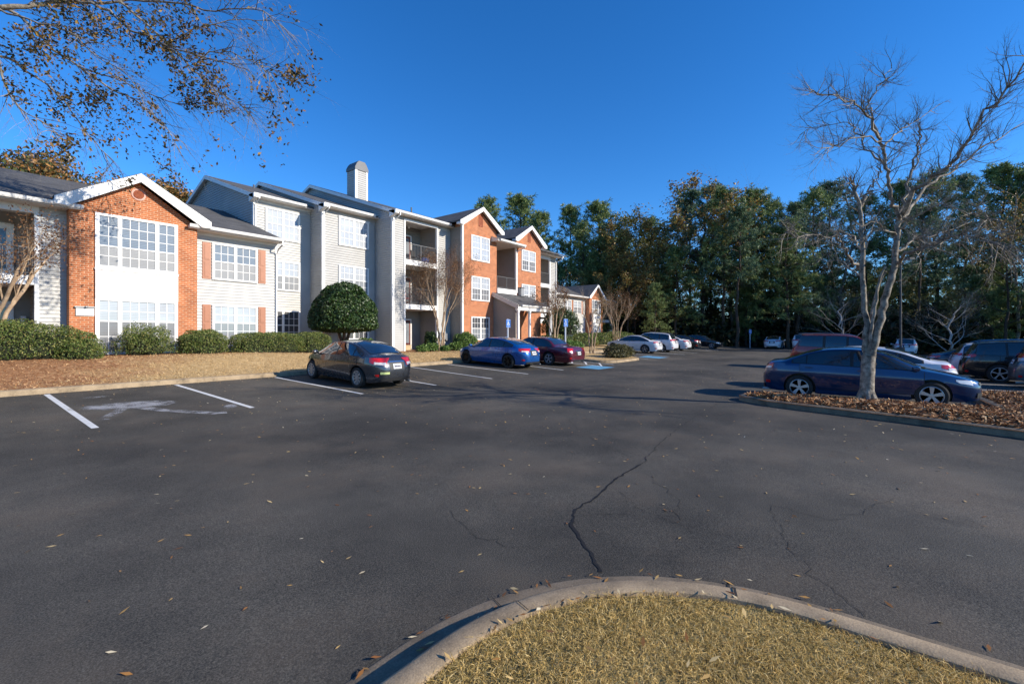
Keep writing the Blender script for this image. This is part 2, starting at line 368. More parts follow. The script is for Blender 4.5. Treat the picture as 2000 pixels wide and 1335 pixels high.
def kerb(name, path, prof, mat, closed=False):
    """sweep profile [(inward offset, height)] along ground path (inward = left of travel)"""
    mb = MB(); P = [Vector((p[0], p[1])) for p in path]; rows = []
    for i, p in enumerate(P):
        a = P[i - 1] if (closed or i) else P[i]; b = P[(i + 1) % len(P)] if (closed or i < len(P) - 1) else P[i]
        d = (b - a).normalized(); nl = Vector((-d.y, d.x))
        rows.append([mb.pt((*(p + nl * o), zg(p.x, p.y) + h)) for o, h in prof])
    for i in range(len(P) - (0 if closed else 1)):
        r0, r1 = rows[i], rows[(i + 1) % len(P)]
        for k in range(len(prof) - 1): mb.f.append([r0[k], r1[k], r1[k + 1], r0[k + 1]]); mb.mi.append(0)
    o = mb.build(name, mat, smooth=35); tag(o, kind='structure'); return o
KP = [(0, -.02), (.012, .09), (.03, .125), (.06, .14), (.16, .145), (.18, .12), (.19, .0)]
def arc(cx, cy, r, a0, a1, n=14): return [(cx + r * math.cos(R(a0 + (a1 - a0) * k / n)), cy + r * math.sin(R(a0 + (a1 - a0) * k / n))) for k in range(n + 1)]
# kerb along the building, with the planted bulb jutting out beyond the accessible bay
kp = [(-14, KV)] + [(u, KV) for u in L_(-10, 22, 32)] + arc(23.2, KV - .8, .8, 90, 0, 5) + [(24.0, 14.2), (24.0, 13.2)] + arc(25.0, 12.4, 1.0, 180, 270, 6) + [(27.0, 11.4)] + arc(28.2, 12.4, 1.0, 270, 360, 6) + [(29.2, 14), (29.2, 15.4)] + arc(30, 15.4, .8, 180, 90, 4) + [(u, KV) for u in L_(31, 66, 14)]
kerb('kerb', kp, KP, M['kerb'])
mb = MB(); pl = [(24.18, KV + .3), (24.18, 13.2)] + arc(25.0, 12.4, .84, 180, 270, 6) + [(27, 11.56)] + arc(28.2, 12.4, .84, 270, 360, 6) + [(29.02, 14), (29.02, KV + .3)]
mb.face([(x, y, zg(x, y) + .15) for x, y in pl]); tag(mb.build('planted_bulb_ground', M['lawn']), kind='structure')
# near island the photographer stands on: gutter pan, rolled kerb and turf
def island_path(off):
    r = 1.9 - off
    return [(3.54 - off, -8.0), (3.54 - off, -4.0), (3.54 - off, -1.5), (3.54 - off, -.6)] + arc(1.64, .17, r, 0, 90, 26) + [(1.2, 2.07 - off), (.3, 2.07 - off), (-3.0, 2.07 - off), (-8.0, 2.07 - off)]
def strip(name, ringz, mat):
    mb = MB(); rows = [[mb.pt((x, y, zg(x, y) + z)) for x, y in island_path(o)] for o, z in ringz]
    for a, b in zip(rows, rows[1:]):
        for k in range(len(a) - 1): mb.f.append([a[k], a[k + 1], b[k + 1], b[k]]); mb.mi.append(0)
    o = mb.build(name, mat, smooth=50); tag(o, kind='structure'); return o
strip('gutter_pan', [(.02, .004), (.04, .010), (.20, .006)], M['gutter_pan'])
strip('kerb', [(.18, .004), (.215, .035), (.25, .085), (.28, .115), (.31, .130), (.42, .136), (.438, .127), (.452, .05)], M['kerb'])
mb = MB(); ip = island_path(.435); mb.face([(x, y, .115 + .0 * x) for x, y in ip] + [(-8, -8, .115)]); tag(mb.build('turf_ground', M['turf']), kind='structure')
# expansion joints cut across the near kerb
def island_at(s):
    P = island_path(0); 
    return P[s]
mb = MB()
for k in (9, 24):
    P = island_path(0); a, b = Vector(P[k]), Vector(P[k + 1]); d = (b - a).normalized(); nl = Vector((-d.y, d.x))
    w = .016 if k == 9 else .006
    prof = [(.0, .014), (.2, .014), (.217, .044), (.253, .094), (.283, .123), (.317, .137), (.428, .142)]
    for (o0, h0), (o1, h1) in zip(prof, prof[1:]):
        pass
        q = [a + nl * o0, a + nl * o0 + d * w, a + nl * o1 + d * (w + .004), a + nl * o1 + d * .004]
        zk = zg(a.x, a.y); mb.face([(q[0].x, q[0].y, h0 + zk), (q[1].x, q[1].y, h0 + zk), (q[2].x, q[2].y, h1 + zk), (q[3].x, q[3].y, h1 + zk)])
tag(mb.build('kerb_joint', M['crack']), kind='structure')
# right-hand island with the bare tree
ri = [(24, -5.2), (22, -5.0), (19.2, -4.6), (19.0, -3.4)] + arc(18.4, -3.0, .6, 0, 90, 4) + [(16.5, -2.42), (14.7, -2.42)] + [(14.25, -2.2), (14.1, -1.2), (14.05, 0), (14.0, 1.2), (13.95, 1.9)] + arc(13.4, 2.05, .55, 0, 150, 8) + [(12.5, 1.8), (12.2, 1.0), (11.95, .2), (11.6, -.9), (11.15, -2.0), (10.5, -3.6), (9.6, -6), (9, -9)]
kerb('kerb', ri, KP, M['gutter_pan'])
mb = MB()
cen = [(12.9, 1.9), (13.0, 1.0), (13.0, 0), (12.9, -1.2), (13.2, -2.6), (13.2, -4), (13, -9)]
def mulch_z(u, v, edge): return zg(u, v) + .12 + (.10 * min(1, edge / .6))
bmM = bmesh.new(); vs_ = [bmM.verts.new((x, y, 0)) for x, y in ri + [(24, -9)]]; bmM.faces.new(vs_)
bmesh.ops.triangulate(bmM, faces=bmM.faces)
for _ in range(4): bmesh.ops.subdivide_edges(bmM, edges=[e for e in bmM.edges if e.calc_length() > .35], cuts=1, use_grid_fill=True)
rip = [Vector((x, y)) for x, y in ri]
def edge_dist(p): return min((p - (a + (b - a) * max(0, min(1, (p - a).dot(b - a) / (b - a).length_squared)))).length for a, b in zip(rip, rip[1:]))
for v_ in bmM.verts:
    p = Vector((v_.co.x, v_.co.y)); e = edge_dist(p); v_.co.z = mulch_z(p.x, p.y, e) + .02 * mnoise.noise((p.x * 3, p.y * 3, 0)) * min(1, e / .2)
bmesh.ops.triangulate(bmM, faces=bmM.faces)
me = D.meshes.new('mulch_bed'); bmM.to_mesh(me); me.materials.append(M['mulch']); tag(link('mulch_bed', me), kind='structure')
def inside(p, poly):
    c = False; j = len(poly) - 1
    for i in range(len(poly)):
        if (poly[i][1] > p[1]) != (poly[j][1] > p[1]) and p[0] < (poly[j][0] - poly[i][0]) * (p[1] - poly[i][1]) / (poly[j][1] - poly[i][1]) + poly[i][0]: c = not c
        j = i
    return c
rng = np.random.default_rng(5)
pts = []
while len(pts) < 15000:
    u, v = rng.uniform(10.3, 19.2), rng.uniform(-4.6, 2.6)
    if inside((u, v), ri + [(24, -9)]):
        e = edge_dist(Vector((u, v)))
        if e > .16: pts.append((u, v, mulch_z(u, v, e) + rng.uniform(.0, .035)))
C = np.array(pts); t = rng.normal(size=C.shape); t[:, 2] *= .35; t = unit(t); b = unit(np.cross(t, rng.normal(size=C.shape) * .5 + (0, 0, 1)))
s = rng.uniform(.03, .08, (len(C), 1)); w = rng.uniform(.006, .013, (len(C), 1))
tag(link('mulch_chips', np_mesh('mulch_chips', np.stack([C - t * s - b * w, C - t * s + b * w, C + t * s + b * w, C + t * s - b * w], 1), 4, LV['chip'])), kind='stuff')
# near turf
n = 165000
U = rng.uniform(-.6, 3.15, n); Vv = rng.uniform(-2.2, 1.66, n)
k = np.array([(u < 3.105 and v < 1.64 and ((u < 1.64 or v < .17) or math.hypot(u - 1.64, v - .17) < 1.46 + .03 * math.sin(9 * math.atan2(v - .17, u - 1.64)) + .02 * math.sin(23 * math.atan2(v - .17, u - 1.64)))) and (u * .793 + v * .609) > .8 for u, v in zip(U, Vv)])
U, Vv = U[k], Vv[k]; n = len(U)
C = np.stack([U, Vv, np.full(n, .112)], 1); h = rng.uniform(.02, .058, (n, 1)) * (0.7 + .6 * np.array([[mnoise.noise((u * 2.2, v * 2.2, 3)) + .5] for u, v in zip(U, Vv)]))
d = rng.normal(size=(n, 3)) * 1.0; d[:, 2] = 1; d = unit(d); w = np.cross(d, rng.normal(size=(n, 3))); w = unit(w) * rng.uniform(.0009, .0019, (n, 1))
bend = rng.normal(size=(n, 3)) * .5; bend[:, 2] = -.15
mid = C + d * h * .6; tip = C + d * h + bend * h * .7
tag(link('grass', np_mesh('grass', np.concatenate([np.stack([C - w, C + w, mid + w * .8, mid - w * .8], 1), np.stack([mid - w * .8, mid + w * .8, tip + w * .15, tip - w * .15], 1)]), 4, LV['blade'])), kind='stuff')
# dormant turf and pine straw on the building side
n = 42000; U = rng.uniform(-4, 24, n); Vv = rng.uniform(KV + .25, 21.5, n); k = rng.uniform(0, 1, n) < np.clip(1.2 - (Vv - KV) / 7, .2, 1); U, Vv = U[k], Vv[k]; n = len(U)
C = np.stack([U, Vv, [zl(u, v) for u, v in zip(U, Vv)]], 1); d = rng.normal(size=(n, 3)); d[:, 2] = np.abs(d[:, 2]) * .6; d = unit(d)
w = unit(np.cross(d, rng.normal(size=(n, 3)))) * rng.uniform(.004, .01, (n, 1)); h = rng.uniform(.03, .085, (n, 1))
q = np.stack([C - w, C + w, C + d * h + w * .3, C + d * h - w * .3], 1)
isn = (U - (Vv - 16) * .62) > 2.2 + rng.normal(size=n) * .9
tag(link('lawn_grass', np_mesh('lawn_grass', q[isn], 4, LV['turf'])), kind='stuff')
tag(link('pine_straw', np_mesh('pine_straw', q[~isn], 4, LV['chip'])), kind='stuff')
# fallen leaves on the asphalt, in the gutters and on the turf
def leafscatter(P, size, name, lift=.006):
    C = np.array([(u, v, z + lift) for u, v, z in P]); n = len(C)
    yaw = rng.uniform(0, 6.28, n); t = np.stack([np.cos(yaw), np.sin(yaw), rng.normal(size=n) * .15], 1); b = np.stack([-np.sin(yaw), np.cos(yaw), rng.normal(size=n) * .15], 1)
    s = rng.uniform(.6, 1.3, (n, 1)) * size; up = np.array([[0, 0, 1.0]]) * s * rng.uniform(.02, .16, (n, 1))
    V = np.stack([C - t * s, C - t * s * .2 + b * s * .3 + up * .5, C + t * s + up, C - t * s * .2 - b * s * .3 + up * .6], 1)
    tag(link(name, np_mesh(name, V, 4, LV['litter'])), kind='stuff')
P = []
for _ in range(2300):
    u, v = rng.uniform(.5, 26), rng.uniform(-4, 15.8)
    if not inside((u, v), ri + [(24, -9)]) and not (u < 3.6 and v < 2.2): P.append((u, v, zg(u, v)))
for _ in range(420): P.append((rng.uniform(-1, 14), KV - abs(rng.normal()) * .35 - .05, 0))
for _ in range(150): u, v = rng.normal(8.8, 1.3), rng.normal(11.2, .6); P.append((u, v, 0))
for _ in range(90): P.append((rng.normal(11.2, .7), rng.normal(13.3, .5), 0))
P = [(u, v, zg(u, v)) for u, v, _ in P]
leafscatter(P, .030, 'fallen_leaves')
P = []
for k in range(len(island_path(0)) - 1):
    for _ in range(3 if 3 < k < 30 else 6):
        o = rng.choice([.03, .16, .46]) + rng.normal() * .02; a, b = Vector(island_path(0)[k]), Vector(island_path(0)[k + 1]); d = (b - a).normalized(); p = a + (b - a) * rng.uniform() + Vector((-d.y, d.x)) * o
        P.append((p.x, p.y, zg(p.x, p.y) + (.012 if o < .19 else .14)))
for _ in range(150):
    u, v = rng.uniform(0, 3.0), rng.uniform(-1.6, 1.5)
    if math.hypot(max(0, u - 1.64), max(0, v - .17)) < 1.33: P.append((u, v, .142))
leafscatter(P, .030, 'fallen_leaves')

# painted lines, overspray, accessible bay, cracks
def faded(name, polys, mat, lift=.006, kind='structure'):
    """polys: list of [(u,v,fade)...] rows making ribbon grids"""
    V, F, A = [], [], []
    for rows in polys:
        base = len(V); w = len(rows[0])
        for r_ in rows:
            for (u, v, f) in r_: V.append((u, v, zg(u, v) + lift)); A.append(f)
        for i in range(len(rows) - 1):
            for j in range(w - 1): F.append([base + i * w + j, base + i * w + j + 1, base + (i + 1) * w + j + 1, base + (i + 1) * w + j])
    me = D.meshes.new(name); me.from_pydata(V, [], F); at = me.attributes.new('fade', 'FLOAT', 'POINT'); at.data.foreach_set('value', A); me.materials.append(mat)
    o = link(name, me); tag(o, kind=kind); return o
def linepoly(p, q, w, n=18, f=1.0):
    p, q = Vector(p), Vector(q); d = (q - p).normalized(); nl = Vector((-d.y, d.x)) * w / 2; rows = []
    for k in range(n + 1):
        c = p + (q - p) * k / n; rows.append([(c.x - nl.x, c.y - nl.y, f), (c.x + nl.x, c.y + nl.y, f)])
    return rows
for (ua, ub, ve, w) in ((1.93, 1.98, 11.2, .11), (4.62, 4.75, 11.3, .11), (7.5, 7.75, 11.35, .11), (10.5, 10.55, 11.3, .10), (13.45, 13.4, 11.25, .10), (15.75, 15.85, 11.3, .10), (18.9, 18.6, 11.2, .10)):
    faded('parking_line', [linepoly((ua, KV - .15), (ub, ve), w, 30)], M['paint'])
hat = [linepoly((22.2, KV - .1), (22.2, 11.1), .1), linepoly((23.7, 13.2), (23.7, 11.0), .1)]
for k in range(5): hat.append(linepoly((22.2, 11.0 + k * .9), (23.7, 11.9 + k * .9), .1, 8))
faded('hatched_paint', hat, M['paint'])
def disc(cx, cy, a, b, th, n=20, f=1.0, r0=0):
    rows = []
    for k in range(n + 1):
        t = 2 * math.pi * k / n; row = []
        for q, ff in ((r0, f), (.55, f), (.8, f * .8), (1.0, 0)):
            x, y = a * q * math.cos(t), b * q * math.sin(t); row.append((cx + x * math.cos(th) - y * math.sin(th), cy + x * math.sin(th) + y * math.cos(th), ff))
        rows.append(row)
    return rows
def softline(pts, w, f=1.0):
    rows = []
    for i, p in enumerate(pts):
        a, b = Vector(pts[max(0, i - 1)]), Vector(pts[min(len(pts) - 1, i + 1)]); d = (b - a).normalized(); nl = Vector((-d.y, d.x)) * w; p = Vector(p)
        rows.append([(p.x + nl.x * s_, p.y + nl.y * s_, ff * f) for s_, ff in ((-1, 0), (-.45, 1), (.45, 1), (1, 0))])
    return rows
faded('paint_overspray', [disc(2.95, 13.3, 1.05, .62, -.25, f=.98)], M['smudge'])
faded('paint_overspray', [softline([(3.0, 13.0), (3.25, 12.3), (3.6, 11.7), (3.95, 11.2), (4.15, 11.15)], .24, .92)], M['smudge'], .008)
faded('paint_overspray', [softline([(2.75, 13.0), (2.5, 12.4), (2.2, 11.9)], .22, .85)], M['smudge'], .010)
faded('paint_overspray', [disc(4.45, 11.75, .4, .2, .9, f=.9), disc(2.6, 14.9, .5, .25, 0, f=.75), disc(4.3, 13.3, .25, .7, .1, f=.6)], M['smudge'], .012)
def rectp(u0, u1, v0, v1): return [[(u0, v0, 1), (u0, v1, 1)], [(u1, v0, 1), (u1, v1, 1)]]
faded('blue_paint_square', [rectp(20.3, 22.1, 10.2, 11.5)], M['blue_paint'], .008)
faded('blue_paint_square', [rectp(31.2, 33.0, 11.1, 12.6)], M['blue_paint'], .008)
for u in (29.9, 34.1, 37.9, 41.6, 46.2, 49.0, 51.8, 54.6): faded('parking_line', [linepoly((u, KV - .2), (u, 11.4), .12)], M['paint'])
for u in (17.0, 19.8, 22.6): faded('parking_line', [linepoly((u, 2.4), (u, -2.2), .12)], M['paint'])
for u in (22.0, 25.0, 28.0, 31.0, 34.0): faded('parking_line', [linepoly((u, -2.9), (u, -8), .12)], M['paint'])
faded('parking_line', [linepoly((14.35, 2.6), (14.25, -2.2), .10)], M['paint'])
def crackline(pts, w, seed, mat, name, n=9, jag=.05):
    rg = random.Random(seed); P = [Vector(p) for p in pts]; out = []
    for a, b in zip(P, P[1:]):
        for k in range(n): out.append(a.lerp(b, k / n) + Vector((rg.gauss(0, jag), rg.gauss(0, jag))) * .55)
    out.append(P[-1]); mb = MB(); rows = []
    for i, p in enumerate(out):
        d = (out[min(i + 1, len(out) - 1)] - out[max(0, i - 1)]).normalized(); ww = w * rg.uniform(.45, 1.25); nl = Vector((-d.y, d.x)) * ww
        rows.append([mb.pt((p.x - nl.x, p.y - nl.y, zg(p.x, p.y) + .004)), mb.pt((p.x + nl.x, p.y + nl.y, zg(p.x, p.y) + .004))])
    for r0, r1 in zip(rows, rows[1:]): mb.f.append([r0[0], r0[1], r1[1], r1[0]]); mb.mi.append(0)
    tag(mb.build(name, mat), kind='structure')
crackline([(12.09, 2.85), (10.4, 2.78), (8.81, 2.72), (7.2, 2.55), (5.88, 2.35)], .007, 1, M['crack'], 'asphalt_crack', 12, .035)
crackline([(5.88, 2.35), (5.2, 2.36), (4.49, 2.26), (4.0, 2.26), (3.62, 2.1), (3.3, 1.75), (3.05, 1.52)], .015, 2, M['tar'], 'asphalt_crack', 8, .014)
for sd, pts in enumerate([[(5.6, 2.2), (4.9, 1.55), (4.35, 1.35)], [(5.3, .75), (4.6, .55), (3.95, .3), (3.55, -.02)], [(7.9, 3.4), (7.2, 3.7), (6.4, 4.4)], [(6.1, 2.5), (6.6, 3.4), (8.6, 5.2), (9.2, 6.5)], [(4.7, 2.1), (4.35, 1.7), (4.25, 1.3)], [(3.9, 2.15), (4.2, 1.8)], [(6.3, -.3), (5.2, .2), (5.3, .75)], [(10.5, 5), (8, 7.5), (5.5, 9)], [(3.2, 3.2), (2.9, 2.6), (3.05, 2.1)]]):
    crackline(pts, .0026, sd + 10, M['crack'], 'asphalt_crack', 10, .05)

# ------------------------------------------------------------------ apartment buildings
def builder(org, label):
    """helpers that make parts of one building whose Empty stands at org"""
    root = empty('apartment_building', org, 0, label, 'building')
    def mb(): return MB(org)
    def put(m, name, mat, parent=None, smooth=None): return m.build(name, M[mat] if isinstance(mat, str) else mat, parent or root, smooth=smooth)
    return root, mb, put
ORG = (16.0, 25.0, 0.9)
root, mb, put = builder(ORG, 'long three storey apartment building in grey lap siding with red brick gabled bays')
LAP = .145
def lap_front(m, u0, u1, v, z0, z1, clip=None):
    """lapped boards facing -Y; clip(z)->(ua,ub) narrows rows in a gable"""
    z = z0
    while z < z1 - 1e-4:
        e = min(z + LAP, z1); a, b = (u0, u1); a2, b2 = a, b
        if clip: a, b = clip(z); a2, b2 = clip(e)
        g = z + .017
        m.face([(a, v - .030, g), (b, v - .030, g), (b2, v - .006, e), (a2, v - .006, e)])
        m.face([(a, v, g), (b, v, g), (b, v - .030, g), (a, v - .030, g)]); m.face([(a, v - .0005, z), (b, v - .0005, z), (b, v - .0005, g), (a, v - .0005, g)]); z = e
def lap_side(m, u, v0, v1, z0, z1, clip=None, s=-1):
    """lapped boards on a wall facing -X (s=-1) or +X (s=1)"""
    z = z0
    while z < z1 - 1e-4:
        e = min(z + LAP, z1); a, b = (v0, v1); a2, b2 = a, b
        if clip: a, b = clip(z); a2, b2 = clip(e)
        if b > a:
            g = z + .017
            m.face([(u + s * .030, b, g), (u + s * .030, a, g), (u + s * .006, a2, e), (u + s * .006, b2, e)])
            m.face([(u, a, g), (u, b, g), (u + s * .030, b, g), (u + s * .030, a, g)]); m.face([(u + s * .0005, b, z), (u + s * .0005, a, z), (u + s * .0005, a, g), (u + s * .0005, b, g)])
        z = e
def window(u0, u1, v, z0, z1, cols, up, low, trim=.075, mull=None, head=0, mid=.5, lowrows=2, uprows=2):
    """double-hung window facing -Y. cols = panes per sash, mull = positions of mullions"""
    vb = v; v = v - (.0 if v in (23.25, 22.2, 27.0) else .03); f = mb(); t = trim; y = v - .055
    f.box(u0, u0 + t, y, vb, z0, z1); f.box(u1 - t, u1, y, vb, z0, z1); f.box(u0 + t, u1 - t, y, vb, z1 - t, z1); f.box(u0 + t, u1 - t, y - .012, vb, z0, z0 + t)
    if head: f.box(u0 - .03, u1 + .03, y - .03, v, z1, z1 + head)
    w = put(f, 'window', 'white')
    edges = [u0 + t] + [c for c in (mull or [])] + [u1 - t]; s = mb(); zm = z0 + t + (z1 - z0 - 2 * t) * mid
    for c in (mull or []): s.box(c - .045, c + .045, v - .048, v - .004, z0 + t, z1 - t)
    s.box(u0 + t, u1 - t, v - .040, v - .004, zm - .024, zm + .024)
    for i, (a, b) in enumerate(zip(edges, edges[1:])):
        a += .045 if i else 0; b -= .045 if i < len(edges) - 2 else 0; nc = cols[i]
        for x0, x1 in ((a, a + .022), (b - .022, b)): s.box(x0, x1, v - .036, v - .004, z0 + t, z1 - t)
        for k in range(1, nc): x = a + (b - a) * k / nc; s.box(x - .011, x + .011, v - .026, v - .004, z0 + t, z1 - t)
        for lo, hi, rows in ((z0 + t, zm, lowrows), (zm, z1 - t, uprows)):
            for k in range(1, rows): z = lo + (hi - lo) * k / rows; s.box(a, b, v - .0245, v - .004, z - .011, z + .011)
    put(s, 'sash', 'white', w)
    for lo, hi, mt, nm in ((zm, z1 - t, up, 'pane'), (z0 + t, zm, low, 'pane' if low != 'screen' else 'insect_screen')):
        p = mb(); p.box(u0 + t, u1 - t, v - .0125, v - .001, lo, hi); put(p, nm, mt, w)
    return w
def gutter(u0, u1, ve, z, name='gutter'):
    m = mb(); n_ = [(0, 0), (.0, -.13), (-.07, -.13), (-.10, -.08), (-.125, 0), (-.115, 0), (-.09, -.075), (-.065, -.12), (-.012, -.12), (-.012, 0)]
    a = [m.pt((u0, ve + dy, z + dz)) for dy, dz in n_]; b = [m.pt((u1, ve + dy, z + dz)) for dy, dz in n_]
    for k in range(len(n_)): k2 = (k + 1) % len(n_); m.f.append([a[k], b[k], b[k2], a[k2]]); m.mi.append(0)
    for q in (u0, u1): m.box(q - .006, q + .006, ve - .12, ve, z - .13, z - .004)
    return put(m, name, 'white')
def downspout(pts, r=.04):
    m = mb(); m.tube(pts, r, 4); return put(m, 'downspout', 'white', smooth=None)
def roof_plane(pts, mat='shingle', th=.11):
    m = mb(); m.solid(pts, (0, 0, -th)); return put(m, 'roof', mat)
def soffit(u0, u1, v0, v1, z):
    m = mb(); m.box(u0, u1, v0, v1, z - .03, z); k = u0 + .3
    return put(m, 'soffit', 'soffit')
def wallbox(mat, u0, u1, v0, v1, z0, z1, name='wall'):
    m = mb(); m.box(u0, u1, v0, v1, z0, z1); return put(m, name, mat)
def siding(u0, u1, v, z0, z1, mat='siding', back=.12):
    m = mb(); lap_front(m, u0, u1, v, z0, z1); m.box(u0, u1, v + .001, v + back, z0, z1); return put(m, 'wall', mat)
def trimboard(u0, u1, v0, v1, z0, z1): 
    m = mb(); m.box(u0, u1, v0, v1, z0, z1); return put(m, 'corner_board', 'white')
def railing(u0, u1, v, z0, z1, mat='rail'):
    m = mb(); m.box(u0, u1, v - .02, v + .02, z1 - .045, z1); m.box(u0, u1, v - .015, v + .015, z0 + .08, z0 + .11)
    n = max(2, int((u1 - u0) / .125))
    for k in range(n + 1): x = u0 + .012 + (u1 - u0 - .024) * k / n; m.box(x - .009, x + .009, v - .009, v + .009, z0 + .09, z1 - .03)
    for x in (u0 + .03, (u0 + u1) / 2, u1 - .03): m.box(x - .022, x + .022, v - .022, v + .022, z0 - .02, z1 - .01)
    return put(m, 'railing', mat)
def gable_roof_front(uc, half, zp, ze, vf, vb, fas=.27, th=.10):
    """cross gable facing -Y: two roof slopes, rake boards with returns"""
    for s_ in (-1, 1):
        m = mb(); m.solid([(uc, vf, zp), (uc + s_ * half, vf, ze), (uc + s_ * half, vb, ze), (uc, vb, zp)], (0, 0, -th)); put(m, 'roof', 'shingle')
        m = mb(); d = fas
        m.solid([(uc, vf - .03, zp - .025), (uc + s_ * half, vf - .03, ze - .025), (uc + s_ * half, vf - .03, ze - d), (uc + s_ * (half - .34), vf - .03, ze - d - .02), (uc, vf - .03, zp - .025 - d * 1.12)], (0, .034, 0)); put(m, 'rake_board', 'white')
        m = mb(); sl = (zp - ze) / half
        m.solid([(uc, vf + .005, zp - th - .02), (uc + s_ * half, vf + .005, ze - th - .02), (uc + s_ * half, vf + .36, ze - th - .02), (uc, vf + .36, zp - th - .02)], (0, 0, -.03)); put(m, 'soffit', 'white')
        m = mb(); x0, x1 = uc + s_ * (half - .36), uc + s_ * half; m.box(x0, x1, vf + .004, vf + .36, ze - d + .0, ze - th - .06); put(m, 'eave_return', 'white')
def brick_bay(u0, u1, v, vb, z0, ze, zp, side=None):
    """brick box with a gable top"""
    uc = (u0 + u1) / 2; m = mb()
    m.solid([(u0, v, z0), (u1, v, z0), (u1, v, ze), (uc, v, zp), (u0, v, ze)], (0, vb - v, 0)); return put(m, 'brick_wall', 'brick')

# --- two-storey wing: balcony stack, brick bay, shuttered section
SL = .36; EV, EZ = 23.05, 6.56
RV1 = 30.6; RZ1 = EZ + SL * (RV1 - EV)
for a, b, v0 in ((-9, 3.37, EV), (7.49, 11.24, EV)):
    roof_plane([(a, v0, EZ + SL * (v0 - EV)), (b, v0, EZ + SL * (v0 - EV)), (b, RV1, RZ1), (a, RV1, RZ1)])
roof_plane([(3.37, 23.6, EZ + SL * .55), (7.49, 23.6, EZ + SL * .55), (7.49, RV1, RZ1), (3.37, RV1, RZ1)])
roof_plane([(-9, RV1, RZ1), (11.24, RV1, RZ1), (11.24, 38, EZ), (-9, 38, EZ)])
gutter(-9, 3.72, EV, EZ + .03); gutter(7.12, 11.16, EV, EZ + .03)
soffit(-9, 3.37, EV, 23.75, EZ - .105); soffit(7.49, 11.2, EV, 23.75, EZ - .105)
for a, b in ((-9, 3.36), (7.5, 11.2)):
    m = mb(); m.box(a, b, EV + .001, EV + .03, EZ - .13, EZ - .012); put(m, 'fascia', 'white')
m = mb(); m.box(3.37, 3.70, 23.04, 23.26, EZ - .13, EZ - .02); put(m, 'eave_return', 'white')
m = mb(); m.box(7.14, 7.48, 23.04, 23.26, EZ - .13, EZ - .02); put(m, 'eave_return', 'white')
# bay A
brick_bay(3.385, 7.475, 23.25, 27.5, .3, 6.52, 7.93)
gable_roof_front(5.43, 2.48, 8.26, 6.80, 22.92, 28.2, fas=.30)
m = mb(); m.lathe([(.245, -.03), (.245, -.002), (.17, -.002), (.17, -.03)], (5.43, 23.25, 7.46), 'Y', 28, False)
vt = put(m, 'round_vent', 'vent', smooth=40)
m = mb()
for k in range(6): z = 7.335 + k * .05; h = math.sqrt(max(0, .165 ** 2 - (z - 7.46) ** 2)); m.solid([(5.43 - h, 23.225, z), (5.43 + h, 23.225, z), (5.43 + h, 23.245, z + .03), (5.43 - h, 23.245, z + .03)], (0, 0, -.012))
put(m, 'louvre', 'vent_red', vt)
window(4.1, 6.75, 23.25, 4.36, 6.47, [2, 4, 2], 'blind_skytint', 'screen', trim=.10, mull=[4.83, 6.03], mid=.40, uprows=3, lowrows=2)
m = mb(); m.box(4.1, 6.75, 23.20, 23.249, 3.2, 4.36)
for a in (4.1, 4.80, 6.0, 6.65): m.box(a, a + (.1 if a in (4.1, 6.65) else .06), 23.17, 23.2, 3.2, 4.36)
m.box(4.08, 6.77, 23.16, 23.2, 4.28, 4.362); m.box(4.2, 6.65, 23.172, 23.2, 3.2, 3.27); put(m, 'spandrel_panel', 'white')
window(4.1, 6.75, 23.25, 1.02, 3.2, [2, 4, 2], 'blind_white', 'screen', trim=.10, mull=[4.83, 6.03], mid=.60)
m = mb(); m.box(3.56, 4.07, 23.20, 23.25, 2.50, 2.78); sg = put(m, 'address_plate', 'white')
m = mb(); m.box(3.52, 4.09, 23.15, 23.25, 2.80, 2.845); m.lathe([(.0, 0), (.05, 0), (.05, .06), (0, .06)], (3.84, 23.14, 2.80), 'Z', 10); put(m, 'sign_light', 'grey', sg)
m = mb()
m.box(3.78, 4.11, 22.9, 23.24, .75, 1.62)
for k in range(11): m.box(3.785 + k * .03, 3.793 + k * .03, 22.885, 22.9, .75, 1.6)
put(m, 'slatted_screen', 'grey')
# left balcony stack
siding(2.66, 3.385, 23.75, .5, 6.45, 'siding_light'); trimboard(2.545, 2.66, 23.70, 23.9, .5, 6.3)
m = mb(); m.box(-3, 2.545, 23.70, 23.86, 6.17, 6.45); m.box(-3, 2.66, 23.705, 23.75, 6.30, 6.44); put(m, 'beam', 'white')
m = mb(); m.box(-3, 2.545, 23.72, 25.7, 3.58, 3.92); put(m, 'balcony_slab', 'white')
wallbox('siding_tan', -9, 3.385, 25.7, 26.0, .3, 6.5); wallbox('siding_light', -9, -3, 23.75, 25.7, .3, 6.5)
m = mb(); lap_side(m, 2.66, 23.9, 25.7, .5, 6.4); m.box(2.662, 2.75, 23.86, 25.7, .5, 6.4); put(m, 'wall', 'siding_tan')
railing(-3, 2.54, 23.80, 3.92, 4.95); m = mb(); m.box(-3, 2.6, 23.75, 25.7, 6.45, 6.5); put(m, 'ceiling', 'soffit')
